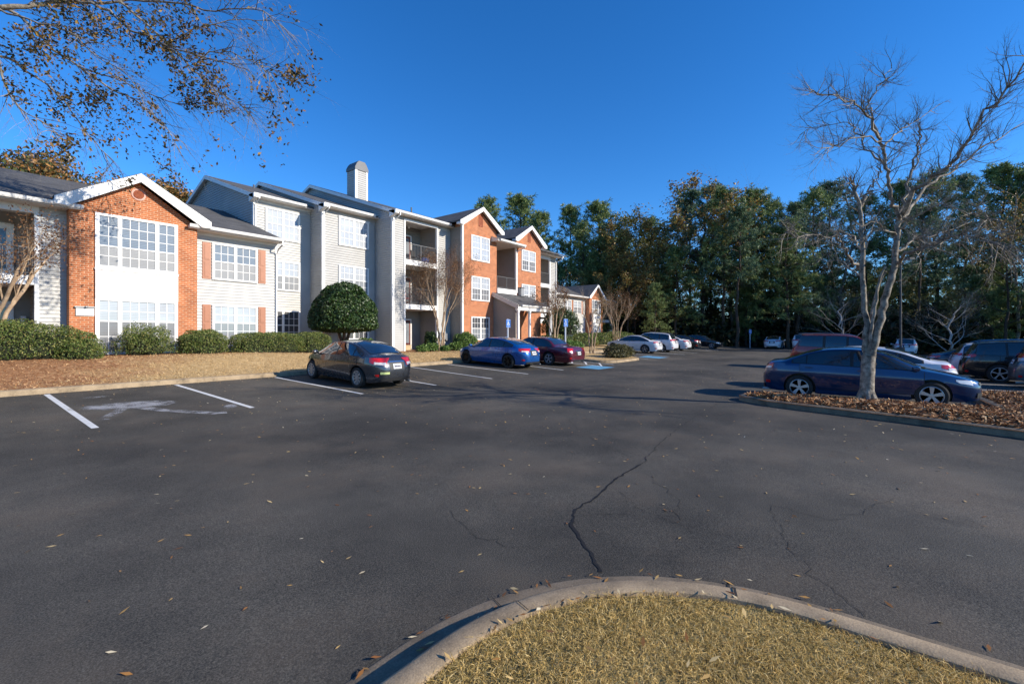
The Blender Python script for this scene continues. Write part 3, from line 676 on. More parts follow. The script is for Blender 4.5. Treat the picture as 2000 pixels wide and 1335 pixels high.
def patio_door(u0, u1, v, z0, z1, mat='pane_dark', bars=True, leaf='white'):
    m = mb(); t = .08; m.box(u0, u0 + t, v - .07, v, z0, z1); m.box(u1 - t, u1, v - .07, v, z0, z1); m.box(u0 + t, u1 - t, v - .07, v, z1 - t, z1); d = put(m, 'door', 'white')
    m = mb(); m.box(u0 + t, u1 - t, v - .045, v, z0, z1 - t); put(m, 'door_leaf', leaf, d)
    m = mb(); m.box(u0 + t + .12, u1 - t - .12, v - .053, v - .0455, z0 + .35, z1 - t - .15); put(m, 'pane', mat, d)
    m = mb(); m.lathe([(.0, -.05), (.03, -.05), (.03, 0), (0, 0)], (u1 - t - .06, v - .045, z0 + 1.0), 'Y', 10); put(m, 'handle', 'chrome', d)
patio_door(.4, 2.2, 25.7, .95, 3.05, leaf='white'); patio_door(.4, 2.2, 25.7, 3.92, 6.0, leaf='white')
m = mb(); m.box(2.38, 2.52, 25.58, 25.7, 2.2, 2.5); put(m, 'wall_light', 'white')
# shuttered section
wallbox('siding_light', 7.475, 11.15, 23.87, 30, .3, 6.5); siding(7.475, 11.15, 23.75, .5, 6.45, 'siding_light')
trimboard(11.06, 11.16, 23.705, 23.76, .5, 6.42); trimboard(7.476, 7.55, 23.71, 23.76, .5, 6.42)
m = mb(); m.box(7.55, 11.06, 23.715, 23.76, 6.3, 6.45); put(m, 'frieze_board', 'white')
window(8.22, 10.2, 23.75, 4.33, 6.03, [3, 3], 'blind_skytint', 'screen', mull=[9.2], trim=.08)
window(8.22, 10.2, 23.75, 1.5, 3.18, [3, 3], 'blind_white', 'pane_mid', mull=[9.2], trim=.08)
for z0, z1 in ((4.34, 6.0), (1.5, 3.17)):
    for u0 in (7.83, 10.25):
        m = mb(); m.box(u0, u0 + .34, 23.70, 23.75, z0, z1); s_ = put(m, 'shutter', 'shutter')
        m = mb(); zc = (z0 + z1) / 2
        for a, b in ((z0 + .08, zc - .04), (zc + .04, z1 - .08)):
            m.solid([(u0 + .06, 23.699, a), (u0 + .28, 23.699, a), (u0 + .28, 23.699, b), (u0 + .06, 23.699, b)], (0, -.012, 0))
            m.solid([(u0 + .09, 23.687, a + .04), (u0 + .25, 23.687, a + .04), (u0 + .25, 23.687, b - .04), (u0 + .09, 23.687, b - .04)], (0, -.01, 0))
        put(m, 'raised_panel', 'shutter', s_)
downspout([(11.1, 23.0, 6.46), (11.1, 23.0, 6.30), (11.08, 23.45, 6.08), (11.11, 23.66, 5.9), (11.11, 23.66, .9)])

# --- three-storey part: three steps forward with their own gable ends
RV = 33.0; SP = .355
def block(u0, u1, v, ez, uend):
    """siding block: front wall, left gable wall, roof; u0 = left wall"""
    ev = v - .5; rz = ez + SP * (RV - ev)
    siding_top = ez - .12
    wl = mb(); top = lambda vv: ez - .12 + SP * ((vv - ev) if vv < RV else (2 * RV - vv - ev))
    def clip(z):
        if z <= siding_top + SP * .5: return (v, 2 * RV - v)
        d_ = (z - ez + .12) / SP + ev; return (d_, 2 * RV - d_)
    lap_side(wl, u0, v, 2 * RV - v, .5, rz - .2, clip)
    wl.solid([(u0 + .002, v + .002, .5), (u0 + .002, 2 * RV - v, .5), (u0 + .002, 2 * RV - v, top(v)), (u0 + .002, RV, rz - .13), (u0 + .002, v + .002, top(v))], (.1, 0, 0)); put(wl, 'wall', 'siding')
    for pts in ([(u0 - .22, ev, ez), (uend, ev, ez), (uend, RV, rz), (u0 - .22, RV, rz)], [(u0 - .22, RV, rz), (uend, RV, rz), (uend, 2 * RV - ev, ez), (u0 - .22, 2 * RV - ev, ez)]): roof_plane(pts)
    for va, za, vb_, zb_ in ((ev, ez, RV, rz), (2 * RV - ev, ez, RV, rz)):
        m = mb(); m.solid([(u0 - .25, va, za - .02), (u0 - .25, vb_, zb_ - .02), (u0 - .25, vb_, zb_ - .24), (u0 - .25, va, za - .24)], (.03, 0, 0)); put(m, 'rake_board', 'white')
        m = mb(); m.solid([(u0 - .22, va, za - .115), (u0 - .22, vb_, zb_ - .115), (u0, vb_, zb_ - .115), (u0, va, za - .115)], (0, 0, -.02)); put(m, 'soffit', 'white')
    m = mb(); m.solid([(u0 - .25, ev - .12, ez + .02), (u0 - .25, ev - .12, ez - .2), (u0 - .25, v + .02, ez - .38), (u0 - .25, v + .02, ez + .02)], (.25, 0, 0)); put(m, 'eave_return', 'white')
    return ev, rz
def trims(u, v, z1, w=.12): trimboard(u - .018, u + w, v - .035, v + .0, .5, z1); trimboard(u - .035, u - .017, v - .035, v + w, .5, z1)
# S1
ev, rz = block(11.25, 14.5, 26.6, 9.46, 14.45)
siding(11.25, 14.5, 26.6, .5, 9.36, 'siding_light'); trims(11.25, 26.6, 9.3); gutter(11.05, 13.95, ev, 9.49); soffit(11.25, 14.5, ev, 26.6, 9.35)
m = mb(); m.box(11.3, 14.5, ev + .001, ev + .03, 9.34, 9.45); m.box(11.37, 14.48, 26.56, 26.6, 9.2, 9.34); put(m, 'fascia', 'white')
window(11.85, 13.83, 26.6, 7.25, 8.98, [3, 3], 'blind_white', 'blind_white', mull=[12.84])
window(11.85, 13.83, 26.6, 4.34, 6.05, [3, 3], 'blind_white', 'screen', mull=[12.84])
window(11.85, 13.83, 26.6, 1.5, 3.2, [3, 3], 'pane_dark', 'pane_dark', mull=[12.84])  # shade on this window is put into the dark pane colour
downspout([(11.32, ev - .05, 9.38), (11.32, ev - .05, 9.25), (11.3, 26.5, 9.02), (11.3, 26.52, 7.7)])
# S2
ev, rz = block(14.5, 18.1, 25.2, 9.43, 18.05)
siding(14.5, 18.1, 25.2, .5, 9.33); trims(14.5, 25.2, 9.28); gutter(14.3, 17.75, ev, 9.46); soffit(14.5, 18.1, ev, 25.2, 9.32)
m = mb(); m.box(14.55, 18.1, ev + .001, ev + .03, 9.31, 9.42); put(m, 'fascia', 'white')
window(15.5, 17.62, 25.2, 7.25, 8.98, [3, 3], 'blind_white', 'blind_white', mull=[16.56], head=.05)
window(15.5, 17.62, 25.2, 4.34, 6.05, [3, 3], 'blind_white', 'pane_mid', mull=[16.56])
window(15.5, 17.62, 25.2, 1.5, 3.2, [3, 3], 'pane_mid', 'pane_dark', mull=[16.56])
downspout([(14.6, ev - .05, 9.35), (14.6, ev - .05, 9.2), (14.57, 25.08, 8.95), (14.44, 25.14, 8.8), (14.44, 25.14, .8)])
# S3 with the balcony stack
ev, rz = block(18.15, 23.2, 23.4, 9.55, 38.6)
trims(18.15, 23.4, 9.4); gutter(17.95, 22.75, ev, 9.58); soffit(18.15, 23.2, ev, 23.4, 9.44); soffit(22.6, 23.2, ev, 23.4, 9.438)
m = mb(); m.box(18.2, 23.2, ev + .001, ev + .03, 9.43, 9.54); put(m, 'fascia', 'white')
siding(18.27, 19.02, 23.4, .5, 9.42); siding(21.98, 23.2, 23.4, .5, 9.42)
m = mb(); m.box(19.02, 19.13, 23.34, 23.52, .5, 9.17); m.box(21.87, 21.98, 23.34, 23.52, .5, 9.17); m.box(19.02, 21.98, 23.341, 23.52, 9.17, 9.30); put(m, 'opening_trim', 'white')
wallbox('siding', 19.02, 21.98, 23.42, 23.52, 9.30, 9.44)
m = mb(); m.box(19.13, 21.87, 23.36, 25.15, 6.36, 6.70); put(m, 'balcony_slab', 'white'); m = mb(); m.box(19.13, 21.87, 23.36, 25.15, 3.48, 3.80); put(m, 'balcony_slab', 'white')
def recess(u0, u1, v0, v1, z0, z1, mat='siding_tan'):
    m = mb(); lap_front(m, u0, u1, v1, z0, z1); m.box(u0, u1, v1 + .001, v1 + .1, z0, z1); lap_side(m, u1, v0, v1, z0, z1); m.box(u1 + .001, u1 + .1, v0, v1, z0, z1); lap_side(m, u0, v0, v1, z0, z1, s=1); m.box(u0 - .1, u0 - .001, v0, v1, z0, z1); put(m, 'wall', mat)
    m = mb(); m.box(u0, u1, v0, v1, z1, z1 + .05); put(m, 'ceiling', 'soffit')
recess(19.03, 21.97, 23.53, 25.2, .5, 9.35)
for z0 in (.85, 3.8, 6.7): patio_door(20.1, 21.12, 25.2, z0, z0 + 2.05, 'pane_mid', leaf='door')
railing(19.13, 21.87, 23.44, 6.7, 7.78); railing(19.13, 21.87, 23.44, 3.8, 4.88)
m = mb(); m.lathe([(.0, 0), (.07, 0), (.07, .16), (0, .2)], (20.45, 24.6, 9.1), 'Z', 12); put(m, 'ceiling_light', 'white')
m = mb(); m.box(22.05, 22.3, 23.2, 23.38, 1.4, 2.0); m.box(22.4, 22.62, 23.22, 23.38, 1.5, 1.95); m.box(22.68, 22.88, 23.24, 23.38, 1.4, 1.9); put(m, 'meter_box', 'grey')
downspout([(18.32, ev - .05, 9.46), (18.32, ev - .05, 9.3), (18.25, 23.25, 9.05), (18.09, 23.33, 8.9), (18.09, 23.33, .8)])
# brick bay B with its siding return
brick_bay(23.2, 27.0, 22.2, 27, .3, 9.68, 10.86)
m = mb(); lap_side(m, 23.195, 22.3, 23.4, .5, 9.42); put(m, 'wall', 'siding_tan'); trimboard(23.16, 23.30, 22.155, 22.32, .5, 9.55)
gable_roof_front(25.1, 2.42, 11.15, 9.74, 21.88, 28.6, fas=.26)
def rect_vent(uc, v, z0, z1, w=.44):
    m = mb(); m.box(uc - w / 2, uc - w / 2 + .05, v - .03, v, z0, z1); m.box(uc + w / 2 - .05, uc + w / 2, v - .03, v, z0, z1); m.box(uc - w / 2, uc + w / 2, v - .03, v, z1 - .05, z1); m.box(uc - w / 2, uc + w / 2, v - .03, v, z0, z0 + .05)
    for k in range(9): z = z0 + .06 + k * (z1 - z0 - .12) / 9; m.solid([(uc - w / 2, v - .026, z), (uc + w / 2, v - .026, z), (uc + w / 2, v - .004, z + .05), (uc - w / 2, v - .004, z + .05)], (0, 0, -.012))
    return put(m, 'louvred_vent', 'vent_red')
rect_vent(25.15, 22.2, 9.75, 10.6)
WB = dict(mull=[25.13], trim=.085, uprows=2, lowrows=2)
window(24.1, 26.12, 22.2, 7.18, 9.0, [3, 3], 'blind_white', 'blind_white', **WB)
window(24.1, 26.12, 22.2, 4.28, 6.04, [3, 3], 'blind_white', 'screen', **WB)
window(24.1, 26.12, 22.2, 1.42, 3.12, [3, 3], 'pane_dark', 'pane_mid', **WB)
# open stair between the brick bays
wallbox('siding_tan', 27.0, 29.5, 26.0, 26.2, .5, 9.3)
m = mb(); lap_side(m, 29.48, 22.3, 26, .5, 9.0); put(m, 'wall', 'siding_tan'); trimboard(29.42, 29.5, 22.16, 22.3, 3.9, 9.0)
m = mb(); m.box(27.0, 29.42, 22.1, 24.0, 5.02, 5.40); put(m, 'stair_landing', 'white'); railing(27.02, 29.42, 22.2, 5.40, 6.34)
m = mb()
for k in range(8): m.box(27.1, 28.2, 24.0 + k * .25, 24.25 + k * .25, 5.2 - k * .18 - .1, 5.36 - k * .18)
for k in range(14): m.box(28.3, 29.3, 23.0 + k * .2, 23.2 + k * .2, .9 + k * .2, 1.08 + k * .2)
put(m, 'stair', 'grey')
m = mb(); m.solid([(26.35, 21.55, 9.02), (29.85, 21.55, 9.02), (29.85, 23.9, 9.85), (26.35, 23.9, 9.85)], (0, 0, -.1)); put(m, 'roof', 'shingle')
gutter(26.6, 29.85, 21.55, 9.03); m = mb(); m.box(26.35, 29.85, 21.55, 26, 8.86, 8.9); put(m, 'soffit', 'soffit')
m = mb(); m.solid([(26.33, 21.5, 8.84), (26.33, 22.2, 8.84), (26.33, 22.2, 9.22), (26.33, 21.5, 9.0)], (.03, 0, 0)); m.box(26.36, 29.84, 21.56, 21.58, 8.86, 9.0); put(m, 'fascia', 'trim' if False else 'soffit')
downspout([(29.75, 21.5, 8.92), (29.75, 21.5, 8.8), (29.55, 22.08, 8.6), (29.55, 22.14, 8.4), (29.55, 22.14, 5.2)])
# brick bay C
brick_bay(29.5, 33.05, 22.2, 27, .3, 9.55, 10.68)
gable_roof_front(31.28, 2.28, 10.97, 9.6, 21.88, 28.3, fas=.26)
rect_vent(31.3, 22.2, 9.6, 10.4, .4)
WC = dict(mull=[31.22], trim=.08)
window(30.2, 32.2, 22.2, 7.12, 8.86, [3, 3], 'blind_white', 'screen', **WC)
window(30.2, 32.2, 22.2, 4.25, 6.0, [3, 3], 'blind_white', 'screen', **WC)
m = mb(); m.box(29.72, 30.12, 21.85, 22.2, 4.95, 5.6); ac = put(m, 'window_air_conditioner', 'grey'); m = mb(); m.box(29.70, 30.14, 21.84, 22.2, 5.6, 5.66); m.box(29.70, 30.14, 21.84, 22.2, 4.88, 4.94); put(m, 'casing_edge', 'dark', ac)
# D: end balcony stack
gutter(33.3, 38.75, 23.4, 9.52); soffit(33.05, 38.6, 23.4, 24.0, 9.40)
m = mb(); m.box(33.05, 38.6, 23.401, 23.43, 9.38, 9.5); put(m, 'fascia', 'white')
roof_plane([(23.0, 22.95, 9.57), (38.8, 22.95 + .45, 9.57), (38.8, RV, 13.08), (23.0, RV, 13.08)])
siding(37.35, 38.4, 24.0, .5, 9.38); trimboard(37.22, 37.35, 23.95, 24.1, .5, 9.3); trimboard(38.3, 38.42, 23.96, 24.0, .5, 9.3)
m = mb(); m.box(33.05, 37.22, 23.95, 24.1, 9.05, 9.36); put(m, 'beam', 'white')
for z in (6.36, 3.5):
    m = mb(); m.box(33.05, 37.22, 23.96, 26, z, z + .34); put(m, 'balcony_slab', 'white')
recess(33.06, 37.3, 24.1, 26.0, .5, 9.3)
railing(33.1, 37.2, 24.04, 6.7, 7.75); railing(33.1, 37.2, 24.04, 3.84, 4.9)
m = mb(); m.box(33.06, 36.6, 23.98, 24.05, .5, 2.9); put(m, 'brick_wall', 'brick'); m = mb(); m.box(33.06, 37.22, 23.955, 24.08, 2.9, 3.3); put(m, 'beam', 'white')
wallbox('siding', 38.3, 38.42, 24.0, 39, .5, 9.5); wallbox('siding', 27, 38.4, 26.2, 26.4, .5, 9.4)
downspout([(38.6, 23.35, 9.4), (38.6, 23.35, 9.25), (38.35, 23.9, 9.0), (38.36, 23.92, .8)])
# porch over the stair entry
m = mb(); m.solid([(26.45, 19.75, 3.98), (31.1, 19.75, 3.98), (31.1, 22.19, 5.02), (26.45, 22.19, 5.02)], (0, 0, -.1)); put(m, 'porch_roof', 'shingle')
gutter(26.9, 31.1, 19.75, 4.0, 'porch_gutter')
m = mb(); m.solid([(26.42, 19.7, 3.99), (26.42, 22.19, 5.03), (26.42, 22.19, 4.72), (26.42, 20.3, 3.9), (26.42, 19.7, 3.68)], (.035, 0, 0)); put(m, 'rake_board', 'soffit')
m = mb(); m.box(26.46, 31.08, 19.78, 19.98, 3.6, 3.87); m.box(30.88, 31.08, 19.98, 22.2, 3.6, 3.87); put(m, 'porch_beam', 'white')
for u, v in ((26.62, 19.86), (28.05, 19.86), (30.95, 19.86)):
    m = mb(); m.box(u - .075, u + .075, v - .075, v + .075, .75, 3.6); m.box(u - .1, u + .1, v - .1, v + .1, 3.5, 3.6); m.box(u - .1, u + .1, v - .1, v + .1, .75, .95); put(m, 'porch_post', 'white')
m = mb(); lap_side(m, 26.62, 20.1, 22.2, .5, 4.6, lambda z: (max(20.1, 19.9 + (z - 3.85) / .426), 22.2)); m.solid([(26.63, 20.1, .5), (26.63, 22.2, .5), (26.63, 22.2, 4.75), (26.63, 20.1, 3.85)], (.1, 0, 0)); put(m, 'wall', 'siding_tan')
m = mb(); m.box(26.5, 31.2, 19.6, 22.2, .6, .8); put(m, 'porch_floor', 'slab')
downspout([(31.0, 19.7, 3.9), (31.0, 19.7, 3.75), (30.98, 19.76, 3.5), (30.98, 19.76, .9)])
# chimneys
def chimney(u0, u1, v0, v1, z0, z1, zc):
    m = mb(); m.box(u0, u1, v0, v1, z0, z1); lap_front(m, u0, u1, v0 - .002, z0, z1); lap_side(m, u0 - .002, v0, v1, z0, z1); ch = put(m, 'chimney', 'siding')
    m = mb(); m.box(u0 - .035, u0 + .12, v0 - .04, v0 - .016, z0, z1); m.box(u1 - .12, u1 + .02, v0 - .04, v0 - .016, z0, z1); m.box(u0 - .04, u0 - .018, v0 - .016, v0 + .1, z0, z1); put(m, 'corner_board', 'white', ch)
    m = mb(); uc = (u0 + u1) / 2; a = (u1 - u0) / 2 + .06
    m.solid([(uc - a, v0 - .06, z1), (uc + a, v0 - .06, z1), (uc + a, v0 - .06, z1 + .18), (uc + a * .75, v0 - .06, z1 + (zc - z1) * .7), (uc + a * .45, v0 - .06, zc), (uc - a * .45, v0 - .06, zc), (uc - a * .75, v0 - .06, z1 + (zc - z1) * .7), (uc - a, v0 - .06, z1 + .18)], (0, v1 - v0 + .12, 0)); put(m, 'chimney_cap', 'chimcap', ch)
chimney(18.55, 19.5, 28.0, 29.0, 11.0, 13.35, 14.0)
chimney(29.3, 30.6, 26.6, 27.8, 9.9, 10.75, 11.35)
m = mb(); m.tube([(20.5, 24.4, 9.9), (20.5, 24.4, 10.5)], .05, 8); put(m, 'vent_pipe', 'chimcap'); m = mb(); m.tube([(13.2, 31.2, 11), (13.2, 31.2, 11.5)], .06, 8); put(m, 'vent_pipe', 'chimcap')
# things left on the balconies
def chair(loc, rz, label, mat):
    r = empty('patio_chair', loc, rz, label, 'chair')
    m = MB(); m.box(-.24, .24, -.24, .24, .40, .45); m.build('seat', M[mat], r); m = MB(); m.solid([(-.24, .2, .46), (.24, .2, .46), (.24, .3, .95), (-.24, .3, .95)], (0, .035, 0)); m.build('backrest', M[mat], r)
    for a in (-.21, .21):
        for b in (-.21, .21): m = MB(); m.box(a - .018, a + .018, b - .018, b + .018, 0, .40); m.build('leg', M['rail'], r)
chair((19.75, 24.1, .80), .5, 'red seated patio chair by the ground floor door under the balconies', 'red')
chair((19.7, 24.2, 3.80), -.3, 'red patio chair on the middle balcony beside the bare crape myrtle', 'red')
chair((20.9, 24.4, 6.70), .2, 'dark patio chair behind the railing of the top balcony', 'trim')
m = MB(); m.box(-.22, .22, -.16, .16, 0, .3); m.box(-.24, .24, -.18, .18, .3, .33); tag(m.build('cardboard_box', M['tanbox'], loc=(19.55, 23.72, .80)), 'tan box on the ground beside the red patio chair', 'box')
m = MB(); m.lathe([(0, 0), (.28, .03), (.36, .15), (.3, .3), (.16, .4), (0, .42)], (0, 0, 0), 'Z', 18); tag(m.build('floor_cushion', M['sign_blue'], loc=(21.3, 23.95, 6.70), smooth=60), 'round blue and white cushion on the top balcony floor', 'cushion')

# --- farther building across the lawn
ORG = (52.0, 29.0, 0.9); root, mb, put = builder(ORG, 'low farther apartment building with one narrow brick gable seen past the trees')
V0 = 27.0
wallbox('siding_light', 38.9, 51.0, V0 + .6, 36, .3, 6.4); siding(40, 51.0, V0 + .55, .5, 6.35, 'siding_light')
brick_bay(51.1, 54.75, V0, 31, .3, 6.35, 7.95); gable_roof_front(52.93, 2.3, 8.3, 6.65, V0 - .32, 31, fas=.26)
roof_plane([(39.5, V0 - .1, 6.5), (51.1, V0 - .1, 6.5), (51.1, 33, 8.7), (39.5, 33, 8.7)]); roof_plane([(54.75, V0 - .1, 6.5), (58.6, V0 - .1, 6.5), (58.6, 33, 8.7), (54.75, 33, 8.7)]); roof_plane([(51.1, V0 + 1, 6.9), (54.75, V0 + 1, 6.9), (54.75, 33, 8.7), (51.1, 33, 8.7)])
roof_plane([(39.5, 33, 8.7), (58.6, 33, 8.7), (58.6, 39, 6.4), (39.5, 39, 6.4)])
gutter(39.5, 51.3, V0 - .1, 6.52); gutter(54.5, 58.6, V0 - .1, 6.52); soffit(39.5, 51.1, V0 - .1, V0 + .55, 6.39); soffit(54.75, 58.6, V0 - .1, V0 + 2, 6.39)
window(51.7, 54.1, V0, 4.3, 6.3, [2, 4, 2], 'blind_skytint', 'screen', trim=.12, mull=[52.3, 53.5], mid=.4, uprows=3)
m = mb(); m.box(51.7, 54.1, V0 - .06, V0, 3.15, 4.3); put(m, 'spandrel_panel', 'white')
window(51.7, 54.1, V0, 1.1, 3.15, [2, 4, 2], 'blind_white', 'screen', trim=.12, mull=[52.3, 53.5])
for a in (45.6, 48.0): window(a, a + 1.9, V0 + .55, 4.4, 6.0, [3, 3], 'blind_white', 'screen', mull=[a + .95]); window(a, a + 1.9, V0 + .55, 1.5, 3.1, [3, 3], 'blind_white', 'screen', mull=[a + .95])
for a in (47.65, 50.0):
    m = mb(); m.box(a, a + .28, V0 + .5, V0 + .55, 4.4, 6.0); put(m, 'shutter', 'shutter')
recess(54.76, 58.2, V0 + .5, V0 + 2.6, .5, 6.3); m = mb(); m.box(54.75, 58.3, V0 + .4, V0 + 2.6, 3.5, 3.85); put(m, 'balcony_slab', 'white'); railing(54.8, 58.2, V0 + .5, 3.85, 4.9)
m = mb(); m.box(54.75, 58.3, V0 + .4, V0 + .6, 5.95, 6.3); put(m, 'beam', 'white')
m = mb(); m.box(58.05, 58.25, V0 + .38, V0 + .6, .5, 5.95); put(m, 'balcony_post', 'white')
downspout([(58.4, V0 - .2, 6.4), (58.4, V0 - .2, 6.2), (58.2, V0 + .3, 5.9), (58.2, V0 + .34, .8)])

# ------------------------------------------------------------------ cars
def curve(pts):
    """monotone-ish cubic through (x,y) points"""
    xs = [p[0] for p in pts]; ys = [p[1] for p in pts]; n = len(xs)
    dl = [(ys[i + 1] - ys[i]) / (xs[i + 1] - xs[i]) for i in range(n - 1)]
    m = [dl[0]] + [0 if dl[i - 1] * dl[i] <= 0 else 2 * dl[i - 1] * dl[i] / (dl[i - 1] + dl[i]) for i in range(1, n - 1)] + [dl[-1]]
    def f(x):
        if x <= xs[0]: return ys[0]
        if x >= xs[-1]: return ys[-1]
        i = 0
        while x > xs[i + 1]: i += 1
        h = xs[i + 1] - xs[i]; t = (x - xs[i]) / h
        return (2 * t ** 3 - 3 * t * t + 1) * ys[i] + (t ** 3 - 2 * t * t + t) * h * m[i] + (-2 * t ** 3 + 3 * t * t) * ys[i + 1] + (t ** 3 - t * t) * h * m[i + 1]
    return f
class Body:
    """car body surface. x runs from the nose (0) to the tail (L); local +X of the car points forward"""
    def __init__(s, L, W, top, sh, axles, r, zb=.19, nf=3.4, nr=4.6, roofw=.70, hoodw=.86, nose=.10, tail=.07):
        s.L, s.W, s.axles, s.r = L, W, axles, r; s.zt = curve(top); s.zs = curve(sh); s.zb0 = zb; s.nf, s.nr = nf, nr
        s.H = max(p[1] for p in top); s.roofw, s.hoodw = roofw, hoodw; s.nose, s.tail = nose, tail
    def w(s, x):
        a = s.L / 2; q = min(1, abs(x - a) / a); n = s.nf if x < a else s.nr
        return s.W / 2 * max(0, 1 - q ** n) ** (1 / n) * (1 - .035 * q * q)
    def xw(s, wv, rear=True):
        lo, hi = (s.L / 2, s.L) if rear else (s.L / 2, 0)
        for _ in range(40):
            m = (lo + hi) / 2
            if s.w(m) > wv: lo = m
            else: hi = m
        return lo
    def zb(s, x): q = abs(x - s.L / 2) / (s.L / 2); return s.zb0 + .07 * max(0, (q - .8) / .2) ** 1.5
    def c(s, x): return min(.055, .55 * max(.002, s.zt(x) - s.zs(x)))
    def wr(s, x):
        h = max(0, min(1, (s.zt(x) - s.zs(x)) / (s.H - s.zs(s.L * .55)))); return s.w(x) * (s.hoodw + (s.roofw - s.hoodw) * h ** .8)
    def warp(s, x, z):
        f = max(0, 1 - x / .8) ** 2; r = max(0, 1 - (s.L - x) / .7) ** 2
        return f * s.nose * ((z - .48) / .3) ** 2 * (1 if z > .48 else .35) - r * s.tail * ((z - .52) / .3) ** 2 * (1 if z > .52 else .6)
    def P(s, x, y, z, sd=1): return (s.L / 2 - x - s.warp(x, z), sd * y, z)
    def side_y(s, x, z):
        w, zb, zs = s.w(x), s.zb(x), s.zs(x)
        if z <= zs:
            q = max(0, (z - zb) / (zs - zb)); crease = .012 * math.exp(-((q - .72) / .10) ** 2)
            return w * (1 - .10 * (1 - q) ** 3 - .035 * max(0, (q - .55) / .45) ** 2) + crease * w
        t = (z - zs) / max(.01, s.zt(x) - s.c(x) - zs); y0 = w * .965
        return y0 + (s.wr(x) - y0) * t + .018 * math.sin(math.pi * min(1, t)) * w
    def section(s, x):
        zb, zs, zt, c, wr = s.zb(x), s.zs(x), s.zt(x), s.c(x), s.wr(x); out = [(0, zb), (s.side_y(x, zb) * .6, zb)]
        for k in range(11): z = zb + (zs - zb) * k / 10; out.append((s.side_y(x, z), z))
        for k in range(1, 9): z = zs + (zt - c - zs) * k / 8; out.append((s.side_y(x, z), z))
        for k in range(1, 9): a = k / 8; out.append((wr * (1 - a), zt - c * (1 - a) ** 2.2))
        return out
    def stations(s):
        a = s.L / 2; out = []
        for k in range(61):
            th = math.pi * k / 60; cq = math.cos(th); n = s.nf if cq > 0 else s.nr
            xx = .55 * abs(cq) ** (2 / n) + .45 * abs(cq); out.append(a - a * (1 if cq > 0 else -1) * xx)
        return sorted(set(out + [s.L * k / 44 for k in range(45)]))
def patch(P, nu, nv, flip=False):
    V = [P(i / nu, j / nv) for i in range(nu + 1) for j in range(nv + 1)]; w = nv + 1; F = []
    for i in range(nu):
        for j in range(nv):
            q = [i * w + j, i * w + j + 1, (i + 1) * w + j + 1, (i + 1) * w + j]; F.append(q[::-1] if flip else q)
    return V, F
def patch_obj(name, mat, parent, P, nu, nv, flip=False):
    V, F = patch(P, nu, nv, flip); me = D.meshes.new(name); me.from_pydata(V, [], F); me.materials.append(mat)
    me.polygons.foreach_set('use_smooth', [True] * len(F)); me.update(); return link(name, me, parent)

def make_wheel(parent, x, y, r, kind, wd=.20):
    s = 1 if y > 0 else -1; h = wd / 2
    m = MB(); rr = r * .70
    m.lathe([(rr, -h * .9), (r * .9, -h), (r * .985, -h * .8), (r, -h * .4), (r, h * .4), (r * .985, h * .8), (r * .9, h), (rr, h * .9), (rr, -h * .9)], (0, 0, 0), 'Y', 30, False)
    t = m.build('wheel', M['tyre'], parent, (x, y, r), smooth=35)
    m = MB(); o = h * .75 * s; mt = dict(cap='hubcap', alloy='alloy', dark='alloy_dark', spoke='alloy')[kind]
    m.cur = 1; m.lathe([(0, o - .05 * s), (rr * .98, o - .05 * s)], (0, 0, 0), 'Y', 26)
    m.cur = 0; m.lathe([(rr * .88, o - .02 * s), (rr * .95, o + .022 * s), (rr * 1.0, o + .018 * s), (rr * 1.0, o - .05 * s)], (0, 0, 0), 'Y', 30, False)
    m.lathe([(0, o + .015 * s), (rr * .2, o + .012 * s), (rr * .24, o - .02 * s)], (0, 0, 0), 'Y', 16)
    n = {'cap': 9, 'alloy': 5, 'dark': 7, 'spoke': 5}[kind]; fat = {'cap': .24, 'alloy': .40, 'dark': .17, 'spoke': .26}[kind]
    for k in range(n):
        a = 2 * math.pi * k / n + .3; ca, sa = math.cos(a), math.sin(a)
        q = []
        for rad, wv in ((rr * .15, fat * .55), (rr * .92, fat)):
            for e in (-1, 1): q.append((rad * ca - e * wv * rr * .5 * sa, rad * sa + e * wv * rr * .5 * ca))
        f = [(q[0][0], o + .008 * s, q[0][1]), (q[1][0], o + .008 * s, q[1][1]), (q[3][0], o + .014 * s, q[3][1]), (q[2][0], o + .014 * s, q[2][1])]
        m.solid(f, (0, -.035 * s, 0))
    m.build('rim', [M[mt], M['trim']], t, smooth=30); return t

